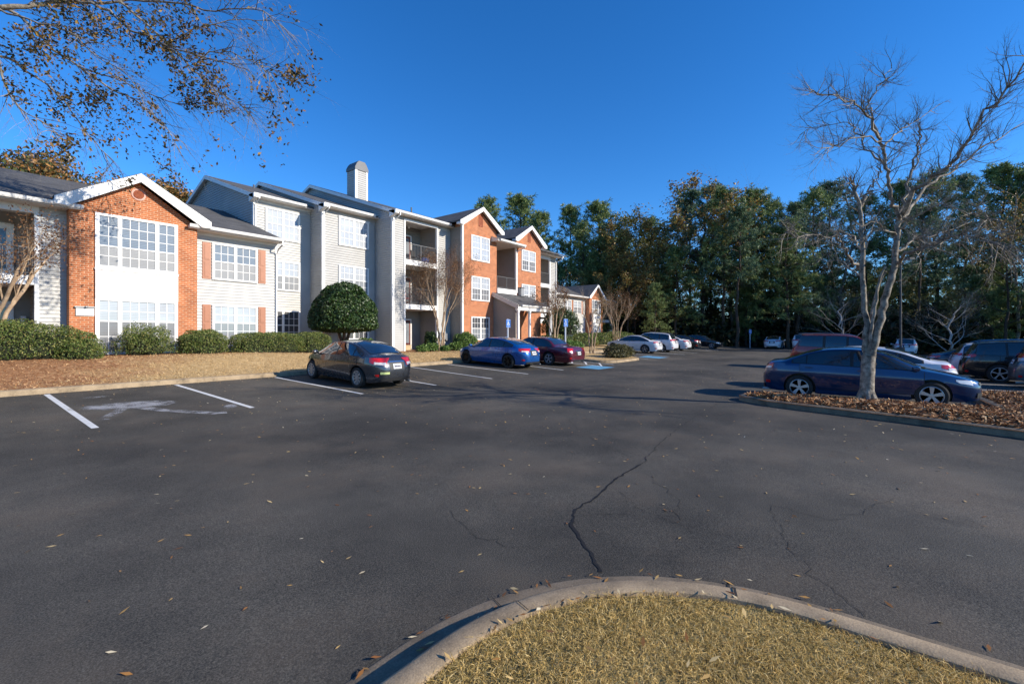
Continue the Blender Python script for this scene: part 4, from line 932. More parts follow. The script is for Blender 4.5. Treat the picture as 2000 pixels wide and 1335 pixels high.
CUTTER = None
def make_car(name, B, paint, label, cat, wheel='alloy', wind=(1.05, 1.95), rear=(3.1, 3.95), side=(1.05, 3.85), pillar=(2.35, 2.42), pillar2=None,
             tail='wrap', lights=None, lights_only=None, group=None, spoiler=False, rails=False, tailz=(.72, .92), tailw=.42, tailx=.32, glass_top=.05, plate=True, clad=False, sticker=False):
    root = empty(name, (0, 0, 0), 0, label, cat, group); L = B.L
    # body shell
    V, F = [], []; S = B.stations(); ns = 0
    for x in S:
        sec = B.section(x); half = [B.P(x, y, z, 1) for y, z in sec]; oth = [B.P(x, y, z, -1) for y, z in sec[1:-1]][::-1]
        ring = half + oth; ns = len(ring); V += ring
    for i in range(len(S) - 1):
        for k in range(ns): F.append([i * ns + k, i * ns + (k + 1) % ns, (i + 1) * ns + (k + 1) % ns, (i + 1) * ns + k])
    me = D.meshes.new('body'); me.from_pydata(V, [], F)
    bm = bmesh.new(); bm.from_mesh(me); bmesh.ops.remove_doubles(bm, verts=bm.verts, dist=8e-4); bmesh.ops.dissolve_degenerate(bm, edges=bm.edges, dist=2e-4)
    bmesh.ops.holes_fill(bm, edges=[e for e in bm.edges if len(e.link_faces) == 1], sides=0); bmesh.ops.recalc_face_normals(bm, faces=bm.faces); bm.to_mesh(me); bm.free()
    me.materials.append(paint); me.materials.append(M['trim'])
    # wheel arches
    cm = MB(); cm.cur = 1
    for ax in B.axles:
        for sd in (-1, 1):
            ya, yb = sd * (B.W / 2 - .30), sd * (B.W / 2 + .2); cm.lathe([(B.r + .055, ya), (B.r + .055, yb)], (L / 2 - ax, 0, B.r + .01), 'Y', 36)
    cme = cm.mesh('cut', [paint, M['trim']]); bm = bmesh.new(); bm.from_mesh(cme); bmesh.ops.recalc_face_normals(bm, faces=bm.faces); bm.to_mesh(cme); bm.free()
    a, b = D.objects.new('a', me), D.objects.new('b', cme); col.objects.link(a); col.objects.link(b)
    md = a.modifiers.new('m', 'BOOLEAN'); md.object = b; md.operation = 'DIFFERENCE'; md.solver = 'EXACT'
    dg = bpy.context.evaluated_depsgraph_get(); dg.update(); nm = D.meshes.new_from_object(a.evaluated_get(dg)); D.objects.remove(a); D.objects.remove(b)
    if len(nm.polygons) < 200: nm = me
    nm.name = 'body'; shade(nm, 38); link('body', nm, root)
    # side glass, door seams, doors
    za = lambda x: B.zs(x) + .018
    zc = lambda x: B.zt(x) - B.c(x) - glass_top
    def span(x0, x1):
        # shrink to where there is glass height
        while x0 < x1 and zc(x0) < za(x0) + .012: x0 += .01
        while x1 > x0 and zc(x1) < za(x1) + .012: x1 -= .01
        return x0, x1
    cuts = [side[0], pillar[0], pillar[1]] + (list(pillar2) if pillar2 else []) + [side[1]]
    for sd in (-1, 1):
        x0, x1 = span(side[0] - .05, side[1] + .04)
        patch_obj('window_surround', M['trim'], root, lambda u, v: B.P(x0 + (x1 - x0) * u, B.side_y(x0 + (x1 - x0) * u, za(x0 + (x1 - x0) * u) - .014 + (zc(x0 + (x1 - x0) * u) + .012 - za(x0 + (x1 - x0) * u) + .014) * v) + .004, za(x0 + (x1 - x0) * u) - .014 + (zc(x0 + (x1 - x0) * u) + .026 - za(x0 + (x1 - x0) * u)) * v, sd), 40, 5, sd < 0)
        for k in range(0, len(cuts), 2):
            g0, g1 = span(cuts[k], cuts[k + 1])
            if g1 - g0 < .05: continue
            def gp_(u, v):
                x = g0 + (g1 - g0) * u; z = za(x) + (zc(x) - za(x)) * v; return B.P(x, B.side_y(x, z) + .009, z, sd)
            patch_obj('side_window', M['glass'], root, gp_, 22, 5, sd < 0)
        ends = [side[0] + .12, (pillar[0] + pillar[1]) / 2, min(side[1] - .15, B.axles[1] - .02)]
        for k in range(2):
            d0, d1 = ends[k], ends[k + 1]
            def dp(u, v, e=0.0, off=.0):
                x = d0 - e + (d1 - d0 + 2 * e) * u; zl_ = B.zb(x) + .13 - e
                if k == 1: # rear door cut back round the wheel arch
                    dx = B.axles[1] - x; rr = B.r + .10 + 0 * e
                    if abs(dx) < rr: zl_ = max(zl_, B.r + math.sqrt(rr * rr - dx * dx) - e)
                z = zl_ + (B.zs(x) - .01 - zl_) * v; return B.P(x, B.side_y(x, z) + off, z, sd)
            dr = patch_obj('door', paint, root, lambda u, v: dp(u, v, 0, .0075), 20, 9, sd < 0)
            patch_obj('door_seam', M['trim'], dr, lambda u, v: dp(u, v, .013, .004), 20, 9, sd < 0)
            hx = d1 - .20; hz = B.zs(hx) - .085
            m = MB(); y = B.side_y(hx, hz); p = B.P(hx, y, hz, sd); m.box(p[0] - .085, p[0] + .085, p[1] - .005, p[1] + sd * .032, p[2] - .014, p[2] + .014); m.build('door_handle', paint, dr)
        # mirror
        mx = side[0] + .24; mz = B.zs(mx) + .07; y = B.w(mx) * .965; p = B.P(mx, y + .10, mz, sd)
        m = MB(); prof = [(0, -.09), (.06, -.075), (.082, -.02), (.085, .03), (.075, .075), (.0, .078)]; m.lathe(prof, (0, 0, 0), 'Y', 14)
        for i, v in enumerate(m.v): m.v[i] = (p[0] + v[0] * 1.0 - .02, p[1] + v[1], p[2] + v[2] * .85)
        m.box(p[0] - .03, p[0] + .03, p[1] - sd * .14, p[1], p[2] - .05, p[2] - .02); m.build('mirror', paint, root, smooth=50)
        # sill
        def sl_(u, v):
            x = B.axles[0] + B.r + .07 + (B.axles[1] - B.axles[0] - 2 * B.r - .14) * u; z = B.zb(x) - .012 + (.085 if not clad else .15) * v; return B.P(x, B.side_y(x, max(z, B.zb(x))) + .010, z, sd)
        patch_obj('sill', M['trim'] if clad else paint, root, sl_, 12, 2, sd < 0)
    # windscreen and rear glass
    def top(x0, x1, f, off):
        def g(u, v):
            x = x0 + (x1 - x0) * u; y = (2 * v - 1) * f * B.wr(x); z = B.zt(x) - B.c(x) * (abs(y) / max(.01, B.wr(x))) ** 2.2
            sl__ = (B.zt(x + .02) - B.zt(x - .02)) / .04; nn = math.hypot(1, sl__); p = B.P(x, 0, z); return (p[0] + off * sl__ / nn, y, z + off / nn)
        return g
    patch_obj('windscreen', M['glass'], root, top(wind[0], wind[1], .90, .009), 14, 14)
    patch_obj('rear_window', M['glass'], root, top(rear[0], rear[1], .88, .009), 14, 14)
    # tail lights, plate, bumper strip, head lights, grille
    def endp(rear_, a, b, z0, z1, off, taper=0, zlift=0):
        """strip round a corner: from half-width a (towards the centre) to x-distance b from the end"""
        xa = B.xw(a, rear_); xb = (L - b) if rear_ else b
        def g(u, v):
            if u < .5:
                y = a + (B.w(B.xw(.80 * B.W / 2, rear_)) - a) * u * 2; x = B.xw(y, rear_)
            else:
                x0_ = B.xw(.80 * B.W / 2, rear_); x = x0_ + (xb - x0_) * (u - .5) * 2; y = B.w(x)
            zz0 = z0 + taper * u * (z1 - z0) * .5 + zlift * u; zz1 = z1 - taper * u * (z1 - z0) * .25 + zlift * u; z = zz0 + (zz1 - zz0) * v; zs_ = B.side_y(x, z) / max(.01, B.w(x)); sg = 1 if rear_ else -1
            p = B.P(x, y * zs_, z); ny = max(0, min(1, (u - .3) / .4)); return (p[0] - sg * off * (1 - ny * .7), p[1] + off * ny, p[2])
        return g
    for sd in (-1, 1):
        g = endp(True, tailw, tailx, tailz[0], tailz[1], .012, .5 if tail == 'wrap' else .2, .03)
        tl = patch_obj('tail_light', M['tail'], root, lambda u, v: (lambda p: (p[0], p[1] * sd, p[2]))(g(u, v)), 20, 4, sd < 0)
        g2 = endp(True, tailw + .03, tailx * .45, tailz[0] + .012, tailz[0] + (tailz[1] - tailz[0]) * .42, .016, .5, .03)
        patch_obj('clear_lens', M['tail_clear'], tl, lambda u, v: (lambda p: (p[0], p[1] * sd, p[2]))(g2(u, v)), 14, 3, sd < 0)
        hz = B.zs(.35); g3 = endp(False, B.W * .33, .50, hz - .14, hz - .03, .012, .8, .045)
        patch_obj('headlight', M['head'], root, lambda u, v: (lambda p: (p[0], p[1] * sd, p[2]))(g3(u, v)), 16, 4, sd > 0)
        g4 = endp(True, B.W * .36, .12, .40, .47, .010)
        patch_obj('reflector', M['tail'], root, lambda u, v: (lambda p: (p[0], p[1] * sd, p[2]))(g4(u, v)), 8, 2, sd < 0)
    def back(y0, y1, z0, z1, off, rear_=True):
        def g(u, v):
            y = y0 + (y1 - y0) * u; z = z0 + (z1 - z0) * v; x = B.xw(max(.001, abs(y)), rear_); p = B.P(x, y, z); return (p[0] - off * (1 if rear_ else -1), y, z)
        return g
    zp = tailz[0] - .03
    if plate:
        patch_obj('plate_recess', M['trim'], root, back(-.27, .27, zp - .10, zp + .13, .006), 8, 3, True)
        pl = patch_obj('number_plate', M['plate'], root, back(-.155, .155, zp - .07, zp + .085, .016), 4, 3, True)
        m = MB(); xx = B.P(B.L, 0, zp)[0] - .022
        for k, wv in enumerate((.028, .03, .026, .028, .03, .024)): y = -.115 + k * .041; m.box(xx, xx + .003, y, y + wv, zp - .03, zp + .035)
        m.build('plate_ink', M['plate_ink'], pl)
        patch_obj('trim_strip', M['chrome'], root, back(-.29, .29, zp + .135, zp + .165, .012), 8, 1, True)
    patch_obj('boot_seam', M['trim'], root, back(-.62, .62, zp - .135, zp - .122, .004), 12, 1, True)
    patch_obj('lower_bumper', M['trim'], root, back(-.55, .55, B.zb(L) + .0, B.zb(L) + .09, .006), 12, 2, True)
    patch_obj('grille', M['trim'], root, back(-.5, .5, .30, .42, .008, False), 10, 2)
    patch_obj('upper_grille', M['trim'], root, back(-.42, .42, B.zs(.3) - .13, B.zs(.3) - .06, .008, False), 10, 2)
    m = MB(); m.tube([(-L / 2 + .03, -.5 * B.W / 2 - .1, .21), (-L / 2 + .25, -.5 * B.W / 2 - .1, .22)], .03, 10); m.build('exhaust_pipe', M['grey'], root)
    if spoiler:
        m = MB(); zsp = B.zt(L - .55) + .04
        m.solid([(-L / 2 + .42, -.60, zsp + .05), (-L / 2 + .22, -.60, zsp + .06), (-L / 2 + .22, .60, zsp + .06), (-L / 2 + .42, .60, zsp + .05)], (0, 0, -.022)); m.box(-L / 2 + .26, -L / 2 + .38, -.55, -.50, zsp - .1, zsp + .04); m.box(-L / 2 + .26, -L / 2 + .38, .50, .55, zsp - .1, zsp + .04); m.build('spoiler', paint, root)
    if rails:
        for sd in (-1, 1):
            pts = [(L / 2 - x, sd * B.wr(x) * .93, B.zt(x) + (.0 if x in (side[0] + 1.1, side[1] - .05) else .03)) for x in [side[0] + 1.1 + (side[1] - side[0] - 1.15) * k / 8 for k in range(9)]]
            m = MB(); m.tube(pts, .018, 6); m.build('roof_rail', M['chrome'] if rails == 'chrome' else M['trim'], root)
    if sticker:
        patch_obj('bumper_sticker', simple('pale_green_sticker', (.45, .52, .2), .5), root, back(.30, .58, .475, .545, .010), 8, 2, True)
    for ax in B.axles:
        for sd in (-1, 1): make_wheel(root, L / 2 - ax, sd * (B.W / 2 - .125), B.r, wheel)
    remember(root); return root
def park(o, u, v, head, label=None):
    """head: compass of the nose in degrees from +X"""
    h = R(head); d = Vector((math.cos(h), math.sin(h))); za_, zb_ = zg(u + d.x * 1.3, v + d.y * 1.3), zg(u - d.x * 1.3, v - d.y * 1.3)
    o.location = (u, v, (za_ + zb_) / 2); o.rotation_euler = (0, -math.atan2(za_ - zb_, 2.6), h)
    if label: o['label'] = label
    return o
def sedan(L=4.49, W=1.75, H=1.435, **k):
    s, h = L / 4.49, H / 1.435
    top = [(0, .66), (.06, .72), (.25, .79), (.6, .87), (1.02, .965), (1.25, 1.06), (1.75, 1.31), (2.1, 1.41), (2.5, 1.435), (2.9, 1.418), (3.25, 1.345), (3.75, 1.155), (3.98, 1.08), (4.15, 1.062), (4.38, 1.045), (4.47, .98), (4.49, .9)]
    sh = [(0, .62), (.3, .72), (1.0, .875), (2.2, .925), (3.4, .965), (4.1, .97), (4.4, .93), (4.49, .84)]
    a = dict(axles=(.88 * s, 3.56 * s), r=.315); a.update(k); return Body(L, W, [(x * s, z * h) for x, z in top], [(x * s, z * h) for x, z in sh], **a)
def suv(L=4.6, W=1.85, H=1.68, hood=1.02, boxy=0, **k):
    s, h = L / 4.6, H / 1.68
    top = [(0, .74), (.06, .85), (.3, .97), (.7, 1.03), (1.1, 1.08), (1.3, 1.17), (1.75, 1.50), (2.05, 1.63), (2.5, 1.68), (3.3, 1.67), (3.95, 1.62 + .03 * boxy), (4.2, 1.56 + .07 * boxy), (4.42, 1.20 + .26 * boxy), (4.55, 1.02 + .1 * boxy), (4.6, .92)]
    sh = [(0, .70), (.3, .86), (1.1, .99), (2.4, 1.04), (3.6, 1.08), (4.3, 1.08), (4.6, .86)]
    a = dict(axles=(.9 * s, 3.58 * s), r=.35, zb=.24, roofw=.74, nr=5.5, nose=.06, tail=.04); a.update(k); return Body(L, W, [(x * s, z * h) for x, z in top], [(x * s, z * h) for x, z in sh], **a)

P_gray = m_carpaint('gunmetal_paint', (.060, .066, .078), .65, .26); P_blue = m_carpaint('bright_blue_paint', (.002, .088, .34), .45, .28); P_maroon = m_carpaint('maroon_paint', (.11, .008, .022), .35, .3)
P_white = m_carpaint('white_car_paint', (.62, .63, .66), 0, .4); P_black = m_carpaint('black_paint', (.010, .010, .013), .2, .25); P_navy = m_carpaint('navy_paint', (.002, .028, .10), .5, .3); P_deep = m_carpaint('dark_navy_paint', (.008, .014, .04), .4, .3); P_wine = m_carpaint('wine_red_paint', (.24, .012, .014), .15, .35); P_teal = m_carpaint('blue_grey_paint', (.07, .12, .16), .4, .3)

B1 = sedan()
park(make_car('parked_car', B1, P_gray, 'dark grey sedan parked nose to the kerb, nearest to the building lawn', 'car', 'cap', (1.07, 1.98), (3.05, 3.93), (1.0, 3.72), (2.38, 2.44), pillar2=(3.30, 3.34), tailz=(.735, .965), tailw=.37, tailx=.40, sticker=True), 9.1, 13.75, 90)
BH = Body(4.52, 1.80, [(0, .62), (.06, .70), (.25, .78), (.6, .86), (1.05, .96), (1.3, 1.06), (1.8, 1.31), (2.15, 1.41), (2.5, 1.43), (2.9, 1.41), (3.3, 1.345), (3.8, 1.21), (4.15, 1.10), (4.3, 1.06), (4.45, 1.0), (4.52, .88)],
          [(0, .60), (.3, .70), (1.0, .86), (2.2, .92), (3.4, .98), (4.1, 1.02), (4.4, .97), (4.52, .82)], axles=(.88, 3.58), r=.325)
park(make_car('parked_car', BH, P_blue, 'bright blue hatchback with black wheels beside the maroon sedan', 'car', 'dark', (1.1, 2.0), (2.95, 3.95), (1.0, 3.75), (2.38, 2.44), pillar2=(3.25, 3.29), tailz=(.78, .97), tailw=.38, tailx=.38), 17.75, 14.55, 90)
BM = Body(5.2, 1.96, [(0, .70), (.05, .78), (.3, .86), (.9, .92), (1.5, .99), (1.7, 1.05), (2.15, 1.33), (2.45, 1.42), (2.9, 1.445), (3.4, 1.42), (3.75, 1.33), (4.1, 1.10), (4.22, 1.045), (4.6, 1.03), (5.1, 1.0), (5.17, .95), (5.2, .86)],
          [(0, .64), (.3, .78), (1.4, .90), (2.8, .93), (4.2, .95), (5.0, .93), (5.2, .82)], axles=(1.0, 3.9), r=.33, nr=7, nf=5, hoodw=.9, roofw=.72)
park(make_car('parked_car', BM, P_maroon, 'maroon sedan with a long boot beside the bright blue hatchback', 'car', 'alloy', (1.52, 2.35), (3.5, 4.1), (1.6, 4.0), (2.8, 2.87), tailz=(.70, .93), tailw=.62, tailx=.22, tail='flat'), 21.0, 14.3, 90)
B2 = sedan(4.62, 1.81, 1.43, r=.33, axles=(.80, 3.60))
park(make_car('parked_car', B2, P_white, 'white sedan past the planted bulb, nearest of the white cars there', 'car', 'spoke', (1.1, 2.05), (3.1, 4.0), (1.05, 3.85), (2.42, 2.48), tailz=(.80, .96), tailw=.45, tailx=.34), 36.6, 15.2, 90)
B3 = suv(4.66, 1.88, 1.68)
W_suv = park(make_car('parked_suv', B3, P_white, 'white suv between the two white sedans in the far row', 'suv', 'spoke', (1.15, 1.9), (4.1, 4.5), (1.1, 4.2), (2.4, 2.46), pillar2=(3.35, 3.42), tailz=(.95, 1.13), tailw=.5, tailx=.3, rails=True), 39.9, 15.0, 90)
B4 = sedan(4.85, 1.85, 1.45, r=.335, axles=(.95, 3.78))
W_sed = park(make_car('parked_car', B4, P_white, 'white sedan with a low roof between the white suv and the dark cars', 'car', 'spoke', (1.1, 2.1), (3.2, 4.2), (1.05, 4.0), (2.5, 2.56), pillar2=(3.5, 3.54), tailz=(.80, .96), tailw=.40, tailx=.42), 44.2, 15.2, 90)
D_sed = make_car('parked_car', sedan(4.8, 1.83, 1.45, r=.33), P_black, 'black sedan facing the lane at the dark edge of the wood', 'car', 'spoke', (1.1, 2.1), (3.2, 4.2), (1.05, 4.0), (2.5, 2.56), tailz=(.80, .96), tailw=.40, tailx=.36)
park(D_sed, 52.9, 14.3, -90)
o = dup(D_sed, (0, 0, 0), 0, 'black sedan half hidden behind the low roofed white sedan'); park(o, 48.0, 15.3, 90)
o = dup(W_sed, (0, 0, 0), 0, 'white sedan parked alone against the dark wood near the blue sign'); park(o, 60.0, 7.95, 2)
o = dup(W_suv, (0, 0, 0), 0, 'white suv mostly hidden behind the wine red wagon'); park(o, 60.0, 5.2, 2)
o = dup(W_suv, (0, 0, 0), 0, 'white suv seen from behind beside the bronze lamp pole'); park(o, 61.0, -3.5, 0)
# middle rows
BN = sedan(4.55, 1.755, 1.435, r=.32, axles=(.93, 3.60))
park(make_car('parked_car', BN, P_navy, 'dark blue sedan behind the bare tree on the mulched island', 'car', 'alloy', (1.0, 1.98), (3.1, 4.0), (.95, 3.75), (2.42, 2.49), pillar2=(3.42, 3.45), tailz=(.78, .96), tailw=.50, tailx=.28), 15.45, .02, -90)
o = dup(W_sed, (0, 0, 0), 0, 'white sedan parked beside the dark blue sedan on the tree island'); park(o, 18.4, .2, 90)
BV = suv(5.1, 1.98, 1.92, boxy=1, r=.36, axles=(.95, 4.0), nr=8, roofw=.80)
park(make_car('parked_suv', BV, P_wine, 'long wine red wagon with dark windows in the middle row', 'suv', 'alloy', (1.25, 2.1), (4.62, 4.95), (1.2, 4.75), (2.55, 2.65), pillar2=(3.5, 3.62), tailz=(.9, 1.2), tailw=.75, tailx=.12, rails='chrome'), 29.0, .55, -90)
BS = suv(4.75, 1.9, 1.72, boxy=.3, r=.37, axles=(.92, 3.70), zb=.26)
K_suv = make_car('parked_suv', BS, P_black, 'black suv with silver wheels at the right end of the row', 'suv', 'spoke', (1.15, 1.95), (4.2, 4.6), (1.1, 4.4), (2.45, 2.52), pillar2=(3.45, 3.52), tailz=(.98, 1.14), tailw=.5, tailx=.36, clad=True, rails='chrome')
park(K_suv, 27.4, -5.75, -90)
park(make_car('parked_suv', suv(4.6, 1.85, 1.66), P_white, 'white suv parked between the black suv and the dark navy sedan', 'suv', 'alloy', (1.15, 1.9), (4.1, 4.5), (1.1, 4.2), (2.4, 2.46), pillar2=(3.3, 3.36), tailz=(.98, 1.14), tailw=.5, tailx=.34, clad=True), 30.3, -5.65, -90)
park(make_car('parked_car', sedan(4.9, 1.86, 1.45, r=.335, axles=(.95, 3.8)), P_deep, 'dark navy sedan beside the white suv under the pale bare tree', 'car', 'spoke', (1.1, 2.1), (3.2, 4.25), (1.05, 4.1), (2.55, 2.61), tailz=(.80, .95), tailw=.3, tailx=.5), 33.6, -5.25, -90)
park(make_car('parked_suv', suv(4.55, 1.84, 1.66), P_teal, 'blue grey suv cut off by the right edge of the view', 'suv', 'alloy', (1.15, 1.9), (4.1, 4.45), (1.1, 4.2), (2.4, 2.46), pillar2=(3.3, 3.36), tailz=(.95, 1.25), tailw=.55, tailx=.2), 24.3, -6.6, -90)

# ------------------------------------------------------------------ shrubs
def bush(name, label, c, rx, ry, rz, n, size, mat, cat='bush', seed=0, sq=2.6, rot=0, rough=.12, fill=.35, group=None, parent=None, stem='bark_dark', core=.86, part='foliage'):
    """clipped or loose shrub: dark twiggy core and leaf-sized faces through the outer volume"""
    rg = np.random.default_rng(seed + 100)
    root = None
    if parent is None: root = empty(name, c, R(rot), label, cat, group); parent = root; off = Vector((0, 0, 0))
    else: off = Vector(c)
    d = unit(rg.normal(size=(n, 3))); d[:, 2] = np.where(d[:, 2] < -.25, -d[:, 2], d[:, 2])
    q = (np.abs(d) ** sq).sum(1) ** (-1 / sq)
    nz = np.array([mnoise.noise((x * 2.1 + seed, y * 2.1, z * 2.1)) * .6 + mnoise.noise((x * 5 + seed, y * 5, z * 5)) * .4 for x, y, z in d])
    rad = q * (1 + rough * 2 * nz) * (1 - fill * rg.random(n) ** 2.2)
    P = d * rad[:, None] * np.array([rx, ry, rz]); P[:, 2] += rz * .42
    k = P[:, 2] > .02; P = P[k]; o_ = unit(d[k] * np.array([1 / rx, 1 / ry, 1 / rz]))
    V = leaves(rg, P + np.array(off), size, o_, .5, .45)
    link(part, np_mesh(part, V, 4, LV[mat]), parent)
    # core
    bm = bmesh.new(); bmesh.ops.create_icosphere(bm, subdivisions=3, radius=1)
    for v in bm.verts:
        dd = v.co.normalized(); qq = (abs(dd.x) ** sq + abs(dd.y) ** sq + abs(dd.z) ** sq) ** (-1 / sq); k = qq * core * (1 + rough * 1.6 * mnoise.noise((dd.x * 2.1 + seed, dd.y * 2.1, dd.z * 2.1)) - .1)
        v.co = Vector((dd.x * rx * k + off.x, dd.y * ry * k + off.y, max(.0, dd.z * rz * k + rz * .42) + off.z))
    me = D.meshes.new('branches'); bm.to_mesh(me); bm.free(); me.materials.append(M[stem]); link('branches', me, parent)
    return root
G = 'clipped hedges along the building front'
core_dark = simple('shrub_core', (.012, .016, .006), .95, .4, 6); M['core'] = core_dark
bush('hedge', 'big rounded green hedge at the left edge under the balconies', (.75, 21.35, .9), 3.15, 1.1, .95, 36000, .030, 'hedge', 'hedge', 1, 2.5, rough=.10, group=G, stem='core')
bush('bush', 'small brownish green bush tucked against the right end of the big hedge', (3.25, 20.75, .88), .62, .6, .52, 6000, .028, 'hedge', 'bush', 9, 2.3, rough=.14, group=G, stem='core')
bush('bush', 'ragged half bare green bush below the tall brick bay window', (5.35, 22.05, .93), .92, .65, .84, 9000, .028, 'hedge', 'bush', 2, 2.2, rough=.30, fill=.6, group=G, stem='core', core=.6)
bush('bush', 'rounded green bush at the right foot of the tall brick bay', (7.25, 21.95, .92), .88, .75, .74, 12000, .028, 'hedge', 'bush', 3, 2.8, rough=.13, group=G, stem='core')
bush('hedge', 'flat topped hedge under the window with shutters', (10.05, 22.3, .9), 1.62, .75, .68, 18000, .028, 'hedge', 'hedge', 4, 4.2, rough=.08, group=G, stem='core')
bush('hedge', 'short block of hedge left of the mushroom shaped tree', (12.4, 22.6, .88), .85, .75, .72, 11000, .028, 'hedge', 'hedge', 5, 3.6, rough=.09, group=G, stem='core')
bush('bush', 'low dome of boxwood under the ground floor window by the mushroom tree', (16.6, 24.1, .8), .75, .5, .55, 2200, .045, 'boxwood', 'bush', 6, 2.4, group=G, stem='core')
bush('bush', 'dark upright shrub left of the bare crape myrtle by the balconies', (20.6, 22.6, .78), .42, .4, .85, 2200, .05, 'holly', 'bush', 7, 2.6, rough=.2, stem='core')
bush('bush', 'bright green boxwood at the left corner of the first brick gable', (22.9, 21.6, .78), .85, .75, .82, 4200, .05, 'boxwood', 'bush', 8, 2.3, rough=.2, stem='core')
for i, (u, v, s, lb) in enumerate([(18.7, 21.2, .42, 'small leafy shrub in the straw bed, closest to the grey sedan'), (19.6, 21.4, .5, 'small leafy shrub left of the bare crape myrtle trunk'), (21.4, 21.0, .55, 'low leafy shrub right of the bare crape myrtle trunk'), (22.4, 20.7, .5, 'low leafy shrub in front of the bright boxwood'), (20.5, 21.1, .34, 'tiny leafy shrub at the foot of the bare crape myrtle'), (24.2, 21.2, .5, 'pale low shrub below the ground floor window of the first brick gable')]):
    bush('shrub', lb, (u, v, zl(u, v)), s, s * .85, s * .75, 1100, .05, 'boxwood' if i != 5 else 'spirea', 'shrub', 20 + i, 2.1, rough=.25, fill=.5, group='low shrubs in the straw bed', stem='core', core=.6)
bush('spirea_bush', 'brownish sprawling bush on the tip of the planted bulb', (27.4, 12.35, zg(27, 12) + .12), 1.35, .8, .62, 4200, .055, 'spirea', 'bush', 30, 2.2, rough=.2, fill=.5, stem='core', core=.7)
bush('bush', 'small dull brown bush beside the grey signpost', (24.9, 15.3, zg(25, 15) + .15), .6, .55, .62, 1600, .05, 'spirea', 'bush', 31, 2.2, rough=.25, fill=.5, stem='core', core=.6)
for i, (u, v, a, b, h, lb) in enumerate([(32.6, 20.2, 2.6, 1.0, .75, 'long low hedge right of the signpost, nearest part'), (37.5, 20.8, 2.6, 1.1, .85, 'long low hedge in front of the farther brick gable'), (42.5, 21.2, 2.8, 1.2, .9, 'low hedge beyond the white sedans under the bushy bare stems'), (29.5, 17.4, 1.5, .8, .55, 'low yellowing shrub at the neck of the planted bulb'), (47.5, 21.5, 3.0, 1.4, 1.0, 'last low hedge before the dark wood')]):
    bush('hedge', lb, (u, v, zl(min(u, 41), v) if u < 41 else .75), a, b, h, 4200, .075, 'hedge' if i != 3 else 'boxwood', 'hedge', 40 + i, 3.0, rough=.12, group='hedges beyond the planted bulb', stem='core')
# mushroom-clipped holly tree
r = empty('clipped_tree', (14.55, 23.05, .80), 0, 'dark green tree clipped into a mushroom dome before the siding wall', 'tree')
rg = np.random.default_rng(77); n = 26000; d = unit(rg.normal(size=(n, 3)))
d[:, 2] = np.abs(d[:, 2]) * np.where(rg.random(n) < .16, -1, 1)
nz = np.array([mnoise.noise((x * 3, y * 3, z * 3)) for x, y, z in d]); rad = (1 + .11 * nz) * (1 - .16 * rg.random(n) ** 2)
prof = np.where(d[:, 2] > 0, 1.0, 1.0); P = d * rad[:, None]; P = np.stack([P[:, 0] * 1.83, P[:, 1] * 1.83, np.where(P[:, 2] > 0, P[:, 2] * 2.42, P[:, 2] * .35) + 1.46], 1)
sq_ = (np.abs(d[:, :2]).max(1))
link('crown', np_mesh('crown', leaves(rg, P, .062, unit(d * np.array([1, 1, .8])), .55, .45), 4, LV['holly']), r)
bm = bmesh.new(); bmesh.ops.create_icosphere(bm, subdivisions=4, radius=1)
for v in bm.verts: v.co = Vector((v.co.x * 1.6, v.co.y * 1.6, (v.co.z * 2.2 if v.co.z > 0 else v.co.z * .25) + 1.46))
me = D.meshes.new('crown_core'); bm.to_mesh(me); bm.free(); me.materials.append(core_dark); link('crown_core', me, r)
m = MB()
for k in range(6):
    a = k * 1.05; m.tube([(.10 * math.cos(a), .10 * math.sin(a), 0), (.14 * math.cos(a), .14 * math.sin(a), .6), (.32 * math.cos(a), .32 * math.sin(a), 1.15), (.8 * math.cos(a), .8 * math.sin(a), 1.7)], [.11, .09, .075, .05], 7)
m.build('trunk', M['bark_dark'], r, smooth=60)

